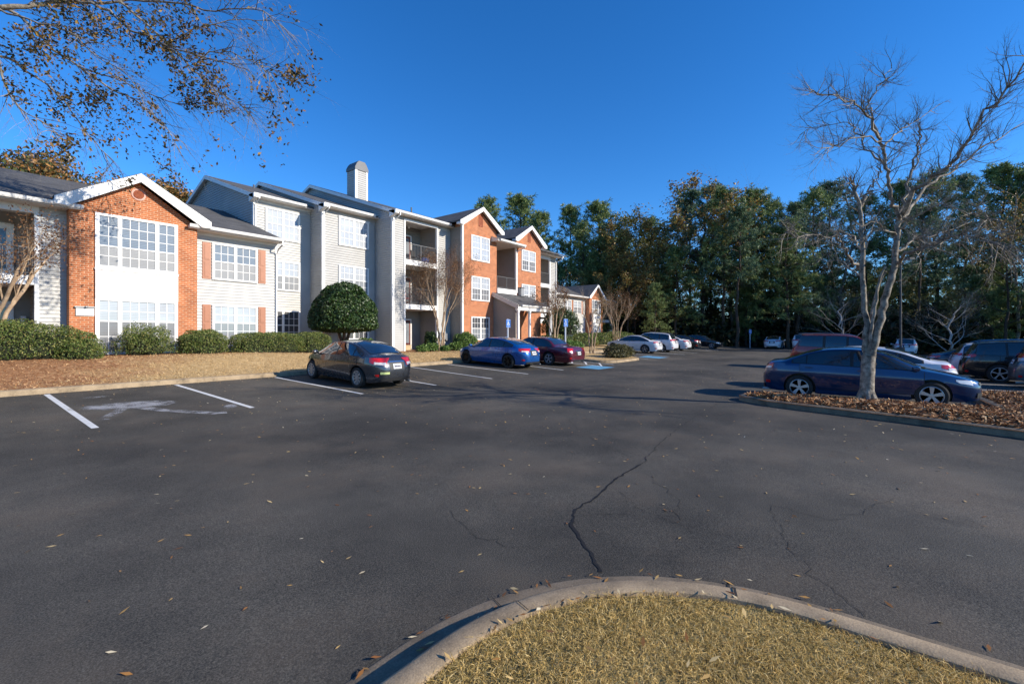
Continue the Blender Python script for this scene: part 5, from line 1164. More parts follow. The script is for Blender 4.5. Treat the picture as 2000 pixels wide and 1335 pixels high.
# ------------------------------------------------------------------ trees
class Tree:
    def __init__(s, seed): s.r = random.Random(seed); s.mb = MB(); s.tips = []; s.dirs = []
    def limb(s, pts, r0, r1, n=8, wig=0):
        """hand-laid limb through pts, smoothed; returns the polyline"""
        P = [Vector(p) for p in pts]; out = []
        for i in range(len(P) - 1):
            p0, p1, p2, p3 = P[max(0, i - 1)], P[i], P[i + 1], P[min(len(P) - 1, i + 2)]
            for k in range(4):
                t = k / 4; out.append(.5 * ((2 * p1) + (p2 - p0) * t + (2 * p0 - 5 * p1 + 4 * p2 - p3) * t * t + (3 * p1 - p0 - 3 * p2 + p3) * t ** 3))
        out.append(P[-1])
        if wig:
            out = [out[0]] + [p + Vector((s.r.gauss(0, wig), s.r.gauss(0, wig), s.r.gauss(0, wig))) for p in out[1:]]
        m = len(out) - 1; s.mb.tube(out, [r0 + (r1 - r0) * (k / m) ** .8 for k in range(m + 1)], n); return out
    def grow(s, p, d, L, r, lvl, up=.1, spread=.7, wig=.18, kids_=(3, 5), ratio=.62, start=.3, taper=.35, seg=5, gravity=0):
        """recursive branch; lvl counts down, twigs end in tips"""
        pts = [Vector(p)]; d = Vector(d).normalized(); dirs = [d]
        for k in range(seg):
            d = (d + Vector((s.r.gauss(0, wig), s.r.gauss(0, wig), s.r.gauss(0, wig) + up - gravity * k / seg))).normalized(); pts.append(pts[-1] + d * L / seg); dirs.append(d)
        s.mb.tube(pts, [r * (1 - (1 - taper) * k / seg) for k in range(seg + 1)], 6 if r > .05 else (4 if r > .018 else 3), cap=False)
        if lvl <= 0:
            s.tips.append(pts[-1]); s.dirs.append(dirs[-1]); s.tips.append(pts[-3]); s.dirs.append(dirs[-2]); return
        for c in range(s.r.randint(*kids_)):
            t = start + (1 - start) * s.r.random(); i = min(seg - 1, int(t * seg)); q = pts[i].lerp(pts[i + 1], t * seg - i)
            ax = dirs[i].orthogonal().normalized(); ax.rotate(Matrix.Rotation(s.r.uniform(0, 6.283), 3, dirs[i])); nd = (dirs[i] + ax * spread * s.r.uniform(.7, 1.4)).normalized()
            s.grow(q, nd, L * ratio * s.r.uniform(.7, 1.2), r * (1 - (1 - taper) * t) * .6, lvl - 1, up, spread, wig, kids_, ratio, start, taper, max(3, seg - 1), gravity)
        s.grow(pts[-1], dirs[-1], L * ratio, r * taper, lvl - 1, up, spread, wig, kids_, ratio, start, taper, max(3, seg - 1), gravity)
    def twigs(s, line, r, n, L, lvl=1, up=.05, t0=.2, spread=1.0, **kw):
        m = len(line) - 1
        for _ in range(n):
            t = (t0 + (1 - t0) * s.r.random()) * m; i = min(m - 1, int(t)); q = line[i].lerp(line[i + 1], t - i); d0 = (line[i + 1] - line[i]).normalized(); ax = d0.orthogonal().normalized(); ax.rotate(Matrix.Rotation(s.r.uniform(0, 6.283), 3, d0))
            s.grow(q, d0 + ax * spread * s.r.uniform(.6, 1.3), L * s.r.uniform(.5, 1.2), r, lvl, up, **kw)
    def finish(s, root, bark, name='trunk'): s.mb.build(name, M[bark], root, smooth=60)
def clumps(rg, tips, dirs, per, spread, size, mat, name, root, hang=0, jitter=1.0):
    T = np.array([tuple(t) for t in tips]); idx = np.repeat(np.arange(len(T)), per); C = T[idx] + rg.normal(size=(len(idx), 3)) * spread * jitter; C[:, 2] -= hang * rg.random(len(idx))
    V = leaves(rg, C, size, None, .5); return link(name, np_mesh(name, V, 4, LV[mat]), root)

# bare tree on the right-hand island: limbs laid out as the photograph shows them
r = empty('bare_tree', (13.62, -.10, .20), R(-52.5), 'tall pale barked leafless tree with forked trunk on the mulched island', 'tree')
T = Tree(3); K = .01235
def L2(px, py, dep=0):
    f = (10.72 + dep) / 889; return ((px - 1000) * f - 690 * 10.72 / 889, dep, 1.55 + (655 - py) * f)
tr = T.limb([L2(1691, 796), L2(1691, 772), L2(1691, 755), L2(1692, 725), L2(1694, 695, .02)], .150, .135, 12, .003)
for k in range(6):
    a = k * 1.05; T.mb.tube([(.30 * math.cos(a), .30 * math.sin(a), -.10), (.17 * math.cos(a), .17 * math.sin(a), .03), (.10 * math.cos(a), .10 * math.sin(a), .30)], [.05, .07, .04], 6)
lm = T.limb([L2(1692, 715), L2(1689, 680, .05), L2(1688, 620, .1), L2(1683, 560, .2), L2(1682, 500, .25), L2(1680, 440, .3), L2(1677, 400, .3), L2(1668, 375, .3), L2(1664, 357, .3)], 0.0748, 0.0299, 10, .012); T.twigs(lm, 0.0180, 27, 0.396, 2, t0=.45, ratio=.55, seg=4)
a = T.limb([L2(1677, 403, .3), L2(1690, 380, .5), L2(1703, 360, .6), L2(1714, 335, .7), L2(1720, 312, .8)], 0.0340, 0.0102, 6, .032); T.twigs(a, 0.0100, 16, 0.346, 2, ratio=.55, seg=4)
a = T.limb([L2(1674, 525, .2), L2(1655, 495, -.2), L2(1632, 468, -.5), L2(1605, 458, -.8), L2(1565, 462, -1.1), L2(1530, 452, -1.4)], 0.0382, 0.0085, 7, .032); T.twigs(a, 0.0112, 42, 0.494, 2, .05, ratio=.55, seg=4)
a = T.limb([L2(1680, 490, .25), L2(1668, 470, .6), L2(1658, 457, .8), L2(1632, 452, 1.2), L2(1598, 438, 1.6)], 0.0272, 0.0076, 6, .032); T.twigs(a, 0.0090, 25, 0.445, 2, .05, ratio=.55, seg=4)
a = T.limb([L2(1682, 540, .2), L2(1650, 520, .9), L2(1625, 508, 1.3), L2(1590, 512, 1.8)], 0.0238, 0.0068, 6, .032); T.twigs(a, 0.0090, 24, 0.445, 2, .03, ratio=.55, seg=4)
mm = T.limb([L2(1695, 690), L2(1700, 640, -.1), L2(1709, 585, -.1), L2(1716, 545, -.15), L2(1728, 520, -.2)], .042, .02, 8, .008)
mm = T.limb([L2(1694, 665), L2(1701, 610, .2), L2(1712, 565, .3), L2(1727, 530, .2)], .036, .022, 7, .008)
rm = T.limb([L2(1696, 710), L2(1705, 672, -.05), L2(1718, 620, -.1), L2(1729, 575, -.1), L2(1741, 535, -.1), L2(1747, 490, -.1), L2(1751, 450, -.1), L2(1753, 425, -.1)], 0.0924, 0.0510, 11, .010); T.twigs(rm, 0.0135, 16, 0.396, 2, t0=.5, ratio=.55, seg=4)
r1 = T.limb([L2(1752, 428, -.1), L2(1742, 400, -.3), L2(1733, 362, -.5), L2(1727, 325, -.6), L2(1720, 285, -.7), L2(1716, 268, -.8)], 0.0414, 0.0264, 9, .028); T.twigs(r1, 0.0145, 16, 0.593, 2, ratio=.55, seg=4)
a = T.limb([L2(1717, 270, -.8), L2(1703, 238, -1.0), L2(1684, 212, -1.2), L2(1655, 198, -1.4), L2(1622, 186, -1.5), L2(1582, 170, -1.8)], 0.0323, 0.0068, 6, .032); T.twigs(a, 0.0100, 36, 0.494, 2, .1, ratio=.55, seg=4)
a = T.limb([L2(1712, 262, -.8), L2(1700, 225, -.6), L2(1697, 205, -.5), L2(1715, 165, -.4), L2(1745, 124, -.3)], 0.0289, 0.0051, 6, .032); T.twigs(a, 0.0090, 27, 0.445, 2, .1, ratio=.55, seg=4)
a = T.limb([L2(1728, 325, -.6), L2(1690, 285, .1), L2(1668, 250, .4), L2(1640, 240, .8), L2(1560, 258, 1.4)], 0.0255, 0.0051, 6, .032); T.twigs(a, 0.0090, 33, 0.494, 2, .06, ratio=.55, seg=4)
a = T.limb([L2(1720, 290, -.7), L2(1745, 262, -.2), L2(1775, 240, .2), L2(1838, 205, .6)], 0.0238, 0.0051, 6, .032); T.twigs(a, 0.0090, 27, 0.445, 2, ratio=.55, seg=4)
a = T.limb([L2(1716, 275, -.8), L2(1660, 268, -1.4), L2(1620, 285, -1.9), L2(1575, 300, -2.3)], 0.0204, 0.0043, 5, .032); T.twigs(a, 0.0078, 24, 0.445, 2, .05, ratio=.55, seg=4)
r2 = T.limb([L2(1753, 430, -.1), L2(1765, 385, .1), L2(1778, 335, .3), L2(1788, 290, .4), L2(1795, 250, .5)], 0.0467, 0.0153, 8, .032); T.twigs(r2, 0.0112, 19, 0.396, 2, ratio=.55, seg=4)
a = T.limb([L2(1780, 330, .3), L2(1795, 290, .1), L2(1811, 263, 0)], 0.0187, 0.0068, 6, .032); T.twigs(a, 0.0078, 10, 0.296, 1, ratio=.55, seg=4)
r3 = T.limb([L2(1755, 425, -.1), L2(1785, 372, -.6), L2(1830, 340, -1.0), L2(1868, 305, -1.3), L2(1900, 258, -1.6), L2(1935, 205, -1.9), L2(1990, 140, -2.2), L2(2030, 95, -2.5)], 0.0553, 0.0102, 8, .032); T.twigs(r3, 0.0135, 43, 0.593, 2, .12, ratio=.55, seg=4)
r4 = T.limb([L2(1756, 428, -.1), L2(1800, 375, .4), L2(1850, 335, .8), L2(1900, 300, 1.2), L2(1960, 262, 1.6), L2(2040, 215, 2.2)], 0.0425, 0.0085, 7, .032); T.twigs(r4, 0.0123, 32, 0.593, 2, .1, ratio=.55, seg=4)
a = T.limb([L2(1745, 515, -.1), L2(1778, 492, -.7), L2(1820, 475, -1.2), L2(1870, 458, -1.7), L2(1930, 468, -2.2), L2(1990, 500, -2.6)], 0.0425, 0.0068, 7, .032); T.twigs(a, 0.0123, 54, 0.544, 2, .0, ratio=.55, seg=4)
a = T.limb([L2(1749, 490, -.1), L2(1775, 470, .5), L2(1815, 462, .9), L2(1900, 430, 1.6)], 0.0298, 0.0059, 6, .032); T.twigs(a, 0.0100, 36, 0.494, 2, .04, ratio=.55, seg=4)
a = T.limb([L2(1752, 445, -.1), L2(1800, 415, -.6), L2(1850, 402, -1.1), L2(1930, 420, -1.8)], 0.0298, 0.0059, 6, .032); T.twigs(a, 0.0100, 33, 0.494, 2, .04, ratio=.55, seg=4)
a = T.limb([L2(1750, 460, -.1), L2(1725, 445, -.7), L2(1700, 425, -1.2)], 0.0187, 0.0051, 5, .032); T.twigs(a, 0.0090, 15, 0.396, 2, ratio=.55, seg=4)
T.finish(r, 'bark_grey')

# autumn tree whose trunk stands left of the view; its boughs hang into the top left corner
r = empty('overhanging_tree', (-.1, 18.2, .62), R(-52.5), 'overhanging tree boughs with thin brown leaves in the top left sky', 'tree')
T = Tree(8); K2 = 10.0 / 889
cz = Vector((.609, -.793)); cf = Vector((.793, .609)); rb = Vector((-.1, 18.2))
def O2(px, py, Z=10.0):
    Z = Z * 1.45
    X = (px - 1000) / 889 * Z; z = 1.75 + (655 - py) / 889 * Z; g_ = cz * X + cf * Z - rb; return (g_.x * .609 + g_.y * -.793, g_.x * .793 + g_.y * .609, z - .62)
tk = T.limb([(0, 0, 0), (.1, .1, 2.5), (.0, 0, 5.0), (-.1, .1, 7.2), (.1, 0, 10.5), (.2, .2, 14.0), (0, 0, 17)], .34, .06, 12, .02)
LL = [([tk[13], O2(-160, 80), O2(0, 20), O2(62, 12, 10.2), O2(110, 4, 10.4), O2(232, 2, 10.6), O2(360, -30, 11)], .12, .028),
      ([O2(150, 2, 10.3), O2(214, 25, 10.2), O2(248, 53, 10), O2(310, 82, 9.8), O2(387, 110, 9.6), O2(440, 122, 9.4), O2(490, 138, 9.2)], 0.049, 0.0084),
      ([O2(-30, 8, 10.2), O2(31, 26, 10.3), O2(87, 80, 10.5), O2(155, 130, 10.8), O2(217, 174, 11), O2(279, 206, 11.2), O2(330, 255, 11.4), O2(352, 300, 11.5)], 0.058, 0.0084),
      ([tk[11], O2(-100, 60, 9.5), O2(0, 108, 9.6), O2(48, 134, 9.8), O2(124, 198, 10), O2(186, 279, 10.2), O2(225, 315, 10.3)], 0.058, 0.0084),
      ([O2(232, 2, 10.6), O2(300, 60, 10.8), O2(334, 90, 10.9), O2(341, 72, 10.8), O2(430, 44, 10.8), O2(500, 38, 10.9), O2(578, 44, 11)], 0.039, 0.0070),
      ([O2(245, 0, 9.8), O2(330, 5, 9.7), O2(420, 20, 9.5), O2(500, 20, 9.3), O2(545, 45, 9.2)], 0.039, 0.0070),
      ([O2(-20, 60, 9.2), O2(10, 150, 9.2), O2(30, 200, 9.3), O2(80, 240, 9.4), O2(110, 260, 9.4)], 0.034, 0.0070),
      ([O2(310, 82, 9.8), O2(350, 110, 9.9), O2(400, 160, 10), O2(445, 190, 10), O2(490, 215, 10)], 0.029, 0.0056),
      ([O2(155, 130, 10.8), O2(215, 150, 10.6), O2(300, 190, 10.5), O2(400, 212, 10.3), O2(440, 225, 10.2)], 0.029, 0.0056),
      ([O2(-20, 10, 9.8), O2(60, 40, 9.7), O2(130, 60, 9.6), O2(190, 110, 9.5), O2(250, 150, 9.4), O2(300, 240, 9.4)], 0.034, 0.0056),
      ([O2(387, 110, 9.6), O2(440, 100, 9.5), O2(500, 125, 9.4), O2(530, 145, 9.4)], 0.021, 0.0056)]
for i, (pts, a, b) in enumerate(LL):
    ln = T.limb(pts, a, b, 7, .03); T.twigs(ln, .013, 25 if i else 30, 1.15, 2, -.05, t0=.10 if i else .4, spread=.6, gravity=.20, kids_=(2, 3), seg=4)
for k in range(22):   # the rest of the crown, out of the picture
    h = 6 + k * .45; a = 2.2 + k * 2.4
    if -.9 < math.cos(a) < 2: T.grow(tk[min(len(tk) - 1, 14 + k)], (math.cos(a) * .9 - 1.2, math.sin(a), .35), 3.6, .06, 3, .06, kids_=(2, 4))
T.finish(r, 'bark_grey'); rg = np.random.default_rng(8)
kt = []
for p in T.tips:
    w_ = mnoise.noise((p.x * .55, p.y * .55, p.z * .55)) + .45 * mnoise.noise((p.x * 1.6, p.y * 1.6, p.z * 1.6)); lim = .17 + .30 * max(-1.2, min(1, (p.x - 5) / 6))
    if p.z < 6.3 or (p.x < 1.0 and p.z < 8.2): continue
    if w_ > lim: kt.append(p)
clumps(rg, kt, None, 3, .085, .062, 'maple', 'leaves', r, .12)

def myrtle(loc, h, label, seed, leafn=0, stems=4, spread=.3, bark='bark_tan', twl=3, base=.10, mat='twigred', per=3, sz=.04, rad=.045, group='bare crape myrtles by the buildings'):
    r = empty('crape_myrtle', loc, 0, label, 'tree', group); T = Tree(seed)
    for k in range(stems):
        a = k * 6.283 / stems + .4; p0 = (base * math.cos(a), base * math.sin(a), 0); e = h * spread * T.r.uniform(.6, 1.2)
        ln = T.limb([p0, (p0[0] * 1.5, p0[1] * 1.5, h * .18), (math.cos(a) * e * .35, math.sin(a) * e * .35, h * .38), (math.cos(a) * e * .75, math.sin(a) * e * .75, h * .6)], rad, rad * .55, 7, .02)
        d = ln[-1] - ln[-4]
        for q in range(3): T.grow(ln[-1 - q * 2], d + Vector((T.r.gauss(0, .18), T.r.gauss(0, .18), .12)), h * .22, rad * .45, twl, .10, .55, .12, (2, 4), .66)
    T.finish(r, bark)
    if leafn: clumps(np.random.default_rng(seed), T.tips, T.dirs, per, .10, sz, mat, 'crown', r)
    return r
myrtle((1.35, 21.6, .95), 4.6, 'brown twigged crape myrtle with twisted trunks rising behind the big hedge', 11, 1, 4, .36, per=2, rad=.085, base=.12)
myrtle((20.75, 21.75, .78), 6.0, 'bare crape myrtle with pale trunks before the stacked balconies', 12, 1, 5, .30, per=2, rad=.055, base=.14, bark='bark_tan', twl=4, sz=.03)
myrtle((26.1, 13.6, .62), 4.2, 'thin leafless crape myrtle on the planted bulb', 13, 0, 3, .26, per=1, rad=.05, bark='bark_tan', base=.14)
myrtle((43.5, 19.9, .8), 5.3, 'fan shaped bare crape myrtle right of the farther brick gable', 14, 1, 7, .33, per=1, rad=.055, base=.25, sz=.05)
myrtle((29.6, 18.6, .7), 4.6, 'brown crape myrtle stems in front of the dark holly beyond the porch', 15, 1, 4, .28, per=2, rad=.06, sz=.05)
# dark holly beside the end of the long building
r = empty('holly_tree', (34.2, 20.9, .75), 0, 'dense dark holly tree at the far corner of the long building', 'tree')
T = Tree(16)
for k in range(4): T.grow((.1 * math.cos(k * 1.6), .1 * math.sin(k * 1.6), 0), (math.cos(k * 1.6) * .35, math.sin(k * 1.6) * .35, 1), 2.2, .07, 2, .1)
T.finish(r, 'bark_dark'); bush('', '', (0, 0, .9), 1.7, 1.6, 1.75, 8000, .075, 'holly', seed=61, sq=2.2, rough=.22, fill=.5, parent=r, stem='core', part='crown', core=.75)

def leafy(loc, label, h, rx, seed, mat, name, n=9000, size=.16, z0=.38):
    r = empty(name, loc, 0, label, 'tree'); T = Tree(seed); T.limb([(0, 0, 0), (.1, 0, h * .3), (0, .1, h * .55), (0, 0, h * .9)], .25, .06, 9, .04)
    for k in range(9): T.grow((0, 0, h * (.3 + .06 * k)), (math.cos(k * 2.4), math.sin(k * 2.4), .5), rx * .75, .08, 1, .05)
    T.finish(r, 'bark_dark'); rg = np.random.default_rng(seed)
    cl = 110; cc = unit(rg.normal(size=(cl, 3))); cc = cc * (rg.random((cl, 1)) ** .4) * np.array([rx * .82, rx * .82, h * (1 - z0) / 2 * .86]); cc[:, 2] += h * (1 + z0) / 2
    idx = rg.integers(0, cl, n); d = unit(rg.normal(size=(n, 3))); P = cc[idx] + d * rx * .33 * (rg.random((n, 1)) ** .35); V = leaves(rg, P, size, d, .45, .4); link('crown', np_mesh('crown', V, 4, LV[mat]), r); return r
leafy((5.1, 38.9, .5), 'broad rust and green tree rising behind the left roof', 12.6, 3.7, 21, 'magnolia', 'broadleaf_tree', 30000, .13)
leafy((11.6, 41.6, .5), 'green and gold tree peeping out right of the brick gable', 13.9, 2.5, 22, 'magnolia', 'broadleaf_tree', 18000, .13)

# the wood behind the car park: prototypes, then copies with meshes shared
def pine_proto(seed, h, mat, crown=.45, lean=0, full=1.0):
    r = empty('pine_tree', (0, 0, 0), 0, 'pine', 'tree'); T = Tree(seed); rg = np.random.default_rng(seed)
    tr = T.limb([(0, 0, 0), (lean * .3, .1, h * .3), (lean * .7, -.1, h * .65), (lean, 0, h)], .24, .04, 8, .06); tips = []
    zc = h * (1 - crown); nb = int(62 * full)
    for k in range(nb):
        t = (k + rg.random()) / nb; z = zc + (h - zc) * t; i = min(len(tr) - 2, int(z / h * (len(tr) - 1))); p = tr[i].lerp(tr[i + 1], min(1, max(0, z / h * (len(tr) - 1) - i)))
        Lb = (1 - t) ** .7 * h * .19 * rg.uniform(.6, 1.25) + .6; a = rg.uniform(0, 6.283); el = -.05 + .9 * t + rg.normal() * .15
        d = Vector((math.cos(a), math.sin(a), el)).normalized(); pts = [p + d * Lb * s_ + Vector((0, 0, .12 * Lb * s_ * s_)) for s_ in (0, .4, .75, 1)]
        T.mb.tube(pts, [.05, .035, .02, .01], 3, False)
        for s_ in (.45, .62, .78, .9, 1.0):
            for _ in range(2): tips.append(tuple(p + d * Lb * s_ + Vector((rg.normal() * .28, rg.normal() * .28, .12 * Lb * s_ * s_ + rg.normal() * .2 + .1))))
    for k in range(12):   # dead stubs below the crown
        z = h * (.05 + rg.random() * max(.02, .95 - crown)); i = int(z / h * (len(tr) - 1)); a = rg.uniform(0, 6.28); L = rg.uniform(.5, 2); p = tr[i]; T.mb.tube([p, p + Vector((math.cos(a) * L, math.sin(a) * L, .1 * L))], [.03, .01], 3, False)
    T.finish(r, 'bark_dark'); C = np.array(tips); per = 20; idx = np.repeat(np.arange(len(C)), per); d = unit(rg.normal(size=(len(idx), 3)) + np.array([0, 0, .35])); Ln = rg.uniform(.26, .52, (len(idx), 1)); w = unit(np.cross(d, rg.normal(size=d.shape))) * .045
    B = C[idx]; V = np.stack([B - w * .4, B + w * .4, B + d * Ln * .7 + w, B + d * Ln], 1); link('crown', np_mesh('crown', V, 4, LV[mat]), r); remember(r); return r
def decid_proto(seed, h, mat, per, bark='bark_dark', lvl=4, size=.11, name='deciduous_tree', spr=.16, r0=.2, lo=.3, first=.26):
    r = empty(name, (0, 0, 0), 0, 'tree', 'tree'); T = Tree(seed); tr = T.limb([(0, 0, 0), (T.r.gauss(0, .3), T.r.gauss(0, .3), h * .3), (T.r.gauss(0, .5), T.r.gauss(0, .5), h * .6), (T.r.gauss(0, .4), T.r.gauss(0, .4), h * .85)], r0, .05, 8, .08)
    for k in range(11):
        t = lo + (1 - lo) * k / 10; p = tr[min(len(tr) - 1, int(t * (len(tr) - 1)))]; a = k * 2.4; T.grow(p, (math.cos(a), math.sin(a), .55 + .5 * t), h * first * (1.15 - .6 * t), r0 * .42 * (1.1 - .6 * t), lvl - 1, .08, .6, .15, (2, 3), .66)
    T.finish(r, bark)
    if per: clumps(np.random.default_rng(seed), T.tips, T.dirs, per, spr * 1.6, size, mat, 'crown', r)
    remember(r); return r
PINES = [pine_proto(31, 19, 'pine', .62, 0, 1.15), pine_proto(32, 20, 'pine2', .52, .6, 1.05), pine_proto(33, 18, 'pine', .74, -.4, 1.4), pine_proto(34, 21, 'pine2', .46, .3, .95), pine_proto(35, 10, 'pine', .88, .1, 1.0)]
AUT = [decid_proto(41, 17, 'autumn', 8, size=.15), decid_proto(42, 16, 'olive', 9, size=.15), decid_proto(43, 18, 'autumn', 3, size=.14)]
BARE = [decid_proto(44, 18, '', 0, 'bark_grey', name='bare_tree', r0=.16), decid_proto(45, 6.2, '', 0, 'bark_pale', 6, name='bare_tree', r0=.10, lo=.22, first=.46)]
HT = {p.name: max(float(np.percentile([v.co.z for v in c.data.vertices], 99.7)) for c in p.children) for p in PINES + AUT + BARE}
cR = Vector((.609, -.793)); cF = Vector((.793, .609))
used = {}
def wood(proto, px, topy, Z, label, group=None, zb=0.0):
    X = (px - 1000) / 889 * Z; g = cR * X + cF * Z; h0 = HT[proto.name]
    top = 1.75 + (655 - topy) / 889 * Z; s = top / h0; rr = random.Random(int(px * 7 + Z)); sw = s * rr.uniform(.95, 1.35); loc = (g.x, g.y, zg(g.x, g.y) - .05)
    if proto.name not in used:
        used[proto.name] = 1; proto.location = loc; proto.scale = (sw, sw, s); proto.rotation_euler = (0, 0, rr.uniform(0, 6.28)); proto['label'] = label
        if group: proto['group'] = group
        return proto
    return dup(proto, loc, rr.uniform(0, 6.28), label, group, (sw, sw, s))
p0, p1, p2, p3, p4 = PINES; a0, a1, a2 = AUT; b0, b1 = BARE
wood(b0, 1428, 335, 66, 'tall leafless treetop standing above the pines in the middle of the skyline')
wood(b1, 1638, 545, 43, 'small pale leafless tree rising behind the wine red wagon')
o = wood(b1, 1868, 548, 36, 'wide pale leafless tree above the dark navy sedan and white suv'); o.scale = (o.scale[0] * 1.25, o.scale[1] * 1.25, o.scale[2])
wood(b0, 1985, 300, 48, 'leafless tree at the far right edge behind the tall island tree')
wood(b0, 1655, 300, 60, 'slim leafless tree seen through the left limbs of the island tree')
wood(a0, 1370, 352, 64, 'tall tree with rusty flat top spreading left of the bare treetop')
wood(a1, 1250, 422, 70, 'rounded olive and gold tree right of the farther brick gable')
wood(a2, 1310, 400, 68, 'half bare brown tree between the gold tree and the rusty flat topped tree')
wood(a0, 1205, 450, 66, 'brown autumn tree above the farther brick gable')
GP = 'pines and autumn trees in the wood'
FR = [(p2, 1010, 388, 78), (p0, 955, 392, 86), (p2, 1060, 420, 72), (p2, 1110, 408, 74), (p2, 1165, 402, 72), (p0, 1140, 440, 68), (p1, 1345, 380, 62), (p0, 1415, 372, 60), (p3, 1390, 365, 70), (p2, 1475, 375, 62), (p0, 1505, 395, 66), (p1, 1440, 405, 56),
      (p1, 1560, 400, 60), (p0, 1590, 372, 62), (p3, 1625, 358, 66), (p2, 1540, 430, 56), (p0, 1690, 380, 60), (p2, 1760, 350, 58), (p0, 1830, 330, 56), (p1, 1890, 335, 58), (p2, 1950, 320, 54), (p0, 2010, 330, 52), (p1, 1790, 400, 50), (p2, 2060, 340, 50), (a2, 1960, 380, 46), (a0, 1225, 500, 62), (a1, 1180, 520, 66), (p2, 1280, 560, 55), (a1, 1235, 470, 80), (a1, 1330, 450, 76), (p2, 1215, 455, 88), (p0, 1270, 430, 90), (p2, 1180, 470, 84), (p1, 1460, 440, 64), (p0, 1530, 450, 70), (a1, 1600, 490, 64), (a1, 1290, 520, 62), (p2, 1320, 490, 60), (a1, 1140, 500, 82)]
for i, (p, x, y, z) in enumerate(FR):
    wood(p, x, y, z, {'pine_tree': 'tall green pine in the crowded wood behind the car park', 'deciduous_tree': 'brown leaved autumn tree in the crowded wood behind the car park'}[p.name.split('.')[0]], 'green pines in the wood' if p in PINES else 'brown autumn trees in the wood')
rg = random.Random(4)
for i in range(36):
    x = 1150 + 1000 * (i + rg.random()) / 36; z = rg.uniform(66, 92); p = rg.choice([p0, p1, p2, p3, p2, a1, a2]); y = 655 - (rg.uniform(10.5, 16.5) - 1.75) / z * 889
    wood(p, x, y, z, {'pine_tree': 'tall green pine in the crowded wood behind the car park', 'deciduous_tree': 'brown leaved autumn tree in the crowded wood behind the car park'}[p.name.split('.')[0]], 'green pines in the wood' if p in PINES else 'brown autumn trees in the wood')
for i in range(38):
    x = 1150 + 960 * (i + rg.random()) / 38; z = rg.uniform(60, 72) if x < 1720 else rg.uniform(46, 62); y = 655 - (rg.uniform(5, 10.5) - 1.75) / z * 889; p = rg.choice([p4, p4, p4, a1, a2])
    X = (x - 1000) / 889 * z; g = cR * X + cF * z
    if g.x < 64 and -11 < g.y < 16: continue
    wood(p, x, y, z, {'pine_tree': 'young bushy pine filling the lower edge of the wood', 'deciduous_tree': 'brown leaved autumn tree in the crowded wood behind the car park'}[p.name.split('.')[0]], 'young pines along the edge of the wood' if p in PINES else 'brown autumn trees in the wood')
# the same wood carries on along the right-hand side, beyond the frame, and shades what is inside
for i in range(26):
    u = rg.uniform(58, 104); v = rg.uniform(-46, -14) - (u - 58) * .25; X = .609 * u - .793 * v; Z = .793 * u + .609 * v
    if Z < 5 or X / Z < 1.16: continue
    p = rg.choice([p0, p1, p2, p3, p2]); sc_ = rg.uniform(.85, 1.1); dup(p, (u, v, .2), rg.uniform(0, 6), 'tall green pine in the crowded wood behind the car park', 'green pines in the wood', (sc_ * 1.1, sc_ * 1.1, sc_ * .82))
# dark undergrowth along the edge of the wood
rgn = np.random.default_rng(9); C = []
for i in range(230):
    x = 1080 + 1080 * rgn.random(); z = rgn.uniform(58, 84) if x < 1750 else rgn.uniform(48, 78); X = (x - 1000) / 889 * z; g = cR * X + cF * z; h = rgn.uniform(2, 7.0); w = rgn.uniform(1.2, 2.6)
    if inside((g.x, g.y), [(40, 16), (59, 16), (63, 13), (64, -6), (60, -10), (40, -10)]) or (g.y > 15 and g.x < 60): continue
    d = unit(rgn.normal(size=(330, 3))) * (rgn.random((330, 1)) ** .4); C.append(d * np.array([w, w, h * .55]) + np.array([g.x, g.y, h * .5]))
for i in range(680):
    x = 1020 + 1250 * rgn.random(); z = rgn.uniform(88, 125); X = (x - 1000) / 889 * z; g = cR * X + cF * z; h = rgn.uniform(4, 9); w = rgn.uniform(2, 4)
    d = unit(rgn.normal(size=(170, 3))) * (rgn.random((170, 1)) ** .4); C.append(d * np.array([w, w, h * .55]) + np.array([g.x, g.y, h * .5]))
C = np.concatenate(C); tag(link('undergrowth', np_mesh('undergrowth', leaves(rgn, C, .30, None, .6), 4, LV['under'])), kind='stuff')

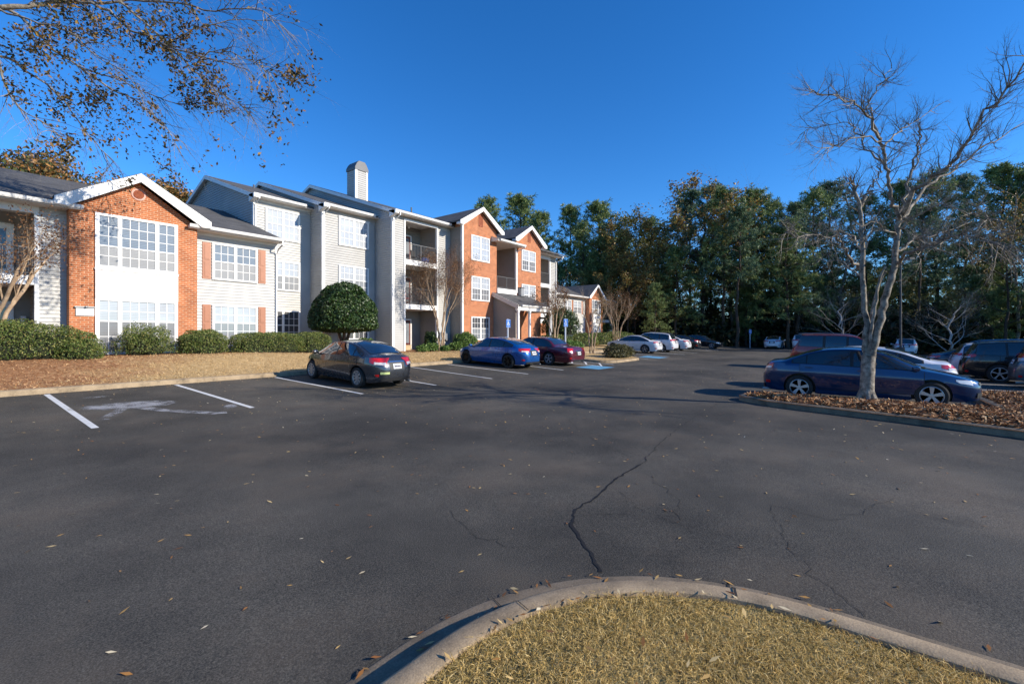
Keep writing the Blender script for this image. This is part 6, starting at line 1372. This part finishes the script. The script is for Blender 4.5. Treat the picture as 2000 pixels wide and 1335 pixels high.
# ------------------------------------------------------------------ signs and lamps
def accessible_sign(loc, rz, label, h=2.25):
    r = empty('parking_sign', loc, rz, label, 'sign', 'blue accessible parking signs')
    m = MB(); m.lathe([(.055, 0), (.055, h - .02), (0, h)], (0, 0, 0), 'Z', 12); m.build('post', M['pole'], r, smooth=40)
    m = MB(); m.box(-.155, .155, -.075, -.058, h - .52, h - .04); p = m.build('sign_plate', M['sign_blue'], r)
    m = MB(); y = -.0765; y1 = -.0752; zc = h - .30
    # wheelchair symbol: head, body, seat, leg, wheel arc
    m.lathe([(0, y), (.026, y), (.026, y1)], (-.02, 0, zc + .155), 'Y', 12)
    m.box(-.035, -.008, y, y1, zc + .02, zc + .125); m.box(-.035, .055, y, y1, zc + .005, zc + .03); m.box(.04, .064, y, y1, zc - .07, zc + .02); m.box(.04, .095, y, y1, zc - .085, zc - .065); m.box(-.01, .05, y, y1, zc + .065, zc + .085)
    for k in range(15):
        a0_, a1_ = R(110 + k * 14), R(110 + (k + 1) * 14); q = [(-.01 + rr * math.cos(t), y, zc - .03 + rr * math.sin(t)) for rr, t in ((.062, a0_), (.062, a1_), (.084, a1_), (.084, a0_))]; m.face(q)
    m.box(-.145, .145, y, y1, h - .5, h - .49); m.box(-.145, .145, y, y1, h - .065, h - .055); m.build('symbol', M['sign_white'], p); remember(r); return r
sg = accessible_sign((21.4, 16.75, .5), R(-15), 'blue accessible parking sign on a grey post by the porch')
dup(sg, (24.8, 16.0 - 1.2, .58), R(-25), 'blue accessible parking sign on a tall grey post by the planted bulb')
dup(sg, (60.8, 10.6, .25), R(-52), 'blue accessible parking sign on a pale post before the dark wood')
def lamp(loc, h, label):
    r = empty('street_lamp', loc, R(-50), label, 'street lamp')
    m = MB(); m.lathe([(.28, 0), (.28, .55), (.12, .6), (.085, .62), (.06, h)], (0, 0, 0), 'Z', 12); m.build('pole', M['lamp_pole'], r, smooth=30)
    m = MB(); m.box(-.03, .03, -.5, 0, h - .08, h - .02); m.build('arm', M['lamp_pole'], r)
    m = MB(); m.box(-.2, .2, -1.05, -.45, h - .1, h + .06); hd = m.build('lamp_head', M['lamp_pole'], r); m = MB(); m.box(-.17, .17, -1.0, -.5, h - .125, h - .1005); m.build('lens', M['plate'], hd); remember(r); return r
l1 = lamp((49.6, -2.6, .2), 7.8, 'dark slender lamp pole rising between the parked white suv and the island tree')
# utility box beside the far siding corner
m = MB(); m.box(-.5, .5, -.4, .4, 0, 1.0); m.box(-.54, .54, -.44, .44, 1.0, 1.06); u_ = m.build('utility_box', simple('utility_green', (.03, .045, .035), .5, .1), loc=(33.6, 20.0, .75)); tag(u_, 'dark squat utility box at the far corner behind the maroon sedan', 'utility box')
m = MB(); m.box(-.42, .42, -.015, .015, .1, .9); m.build('door', simple('utility_green', (.03, .045, .035)), u_, (0, -.42, 0))
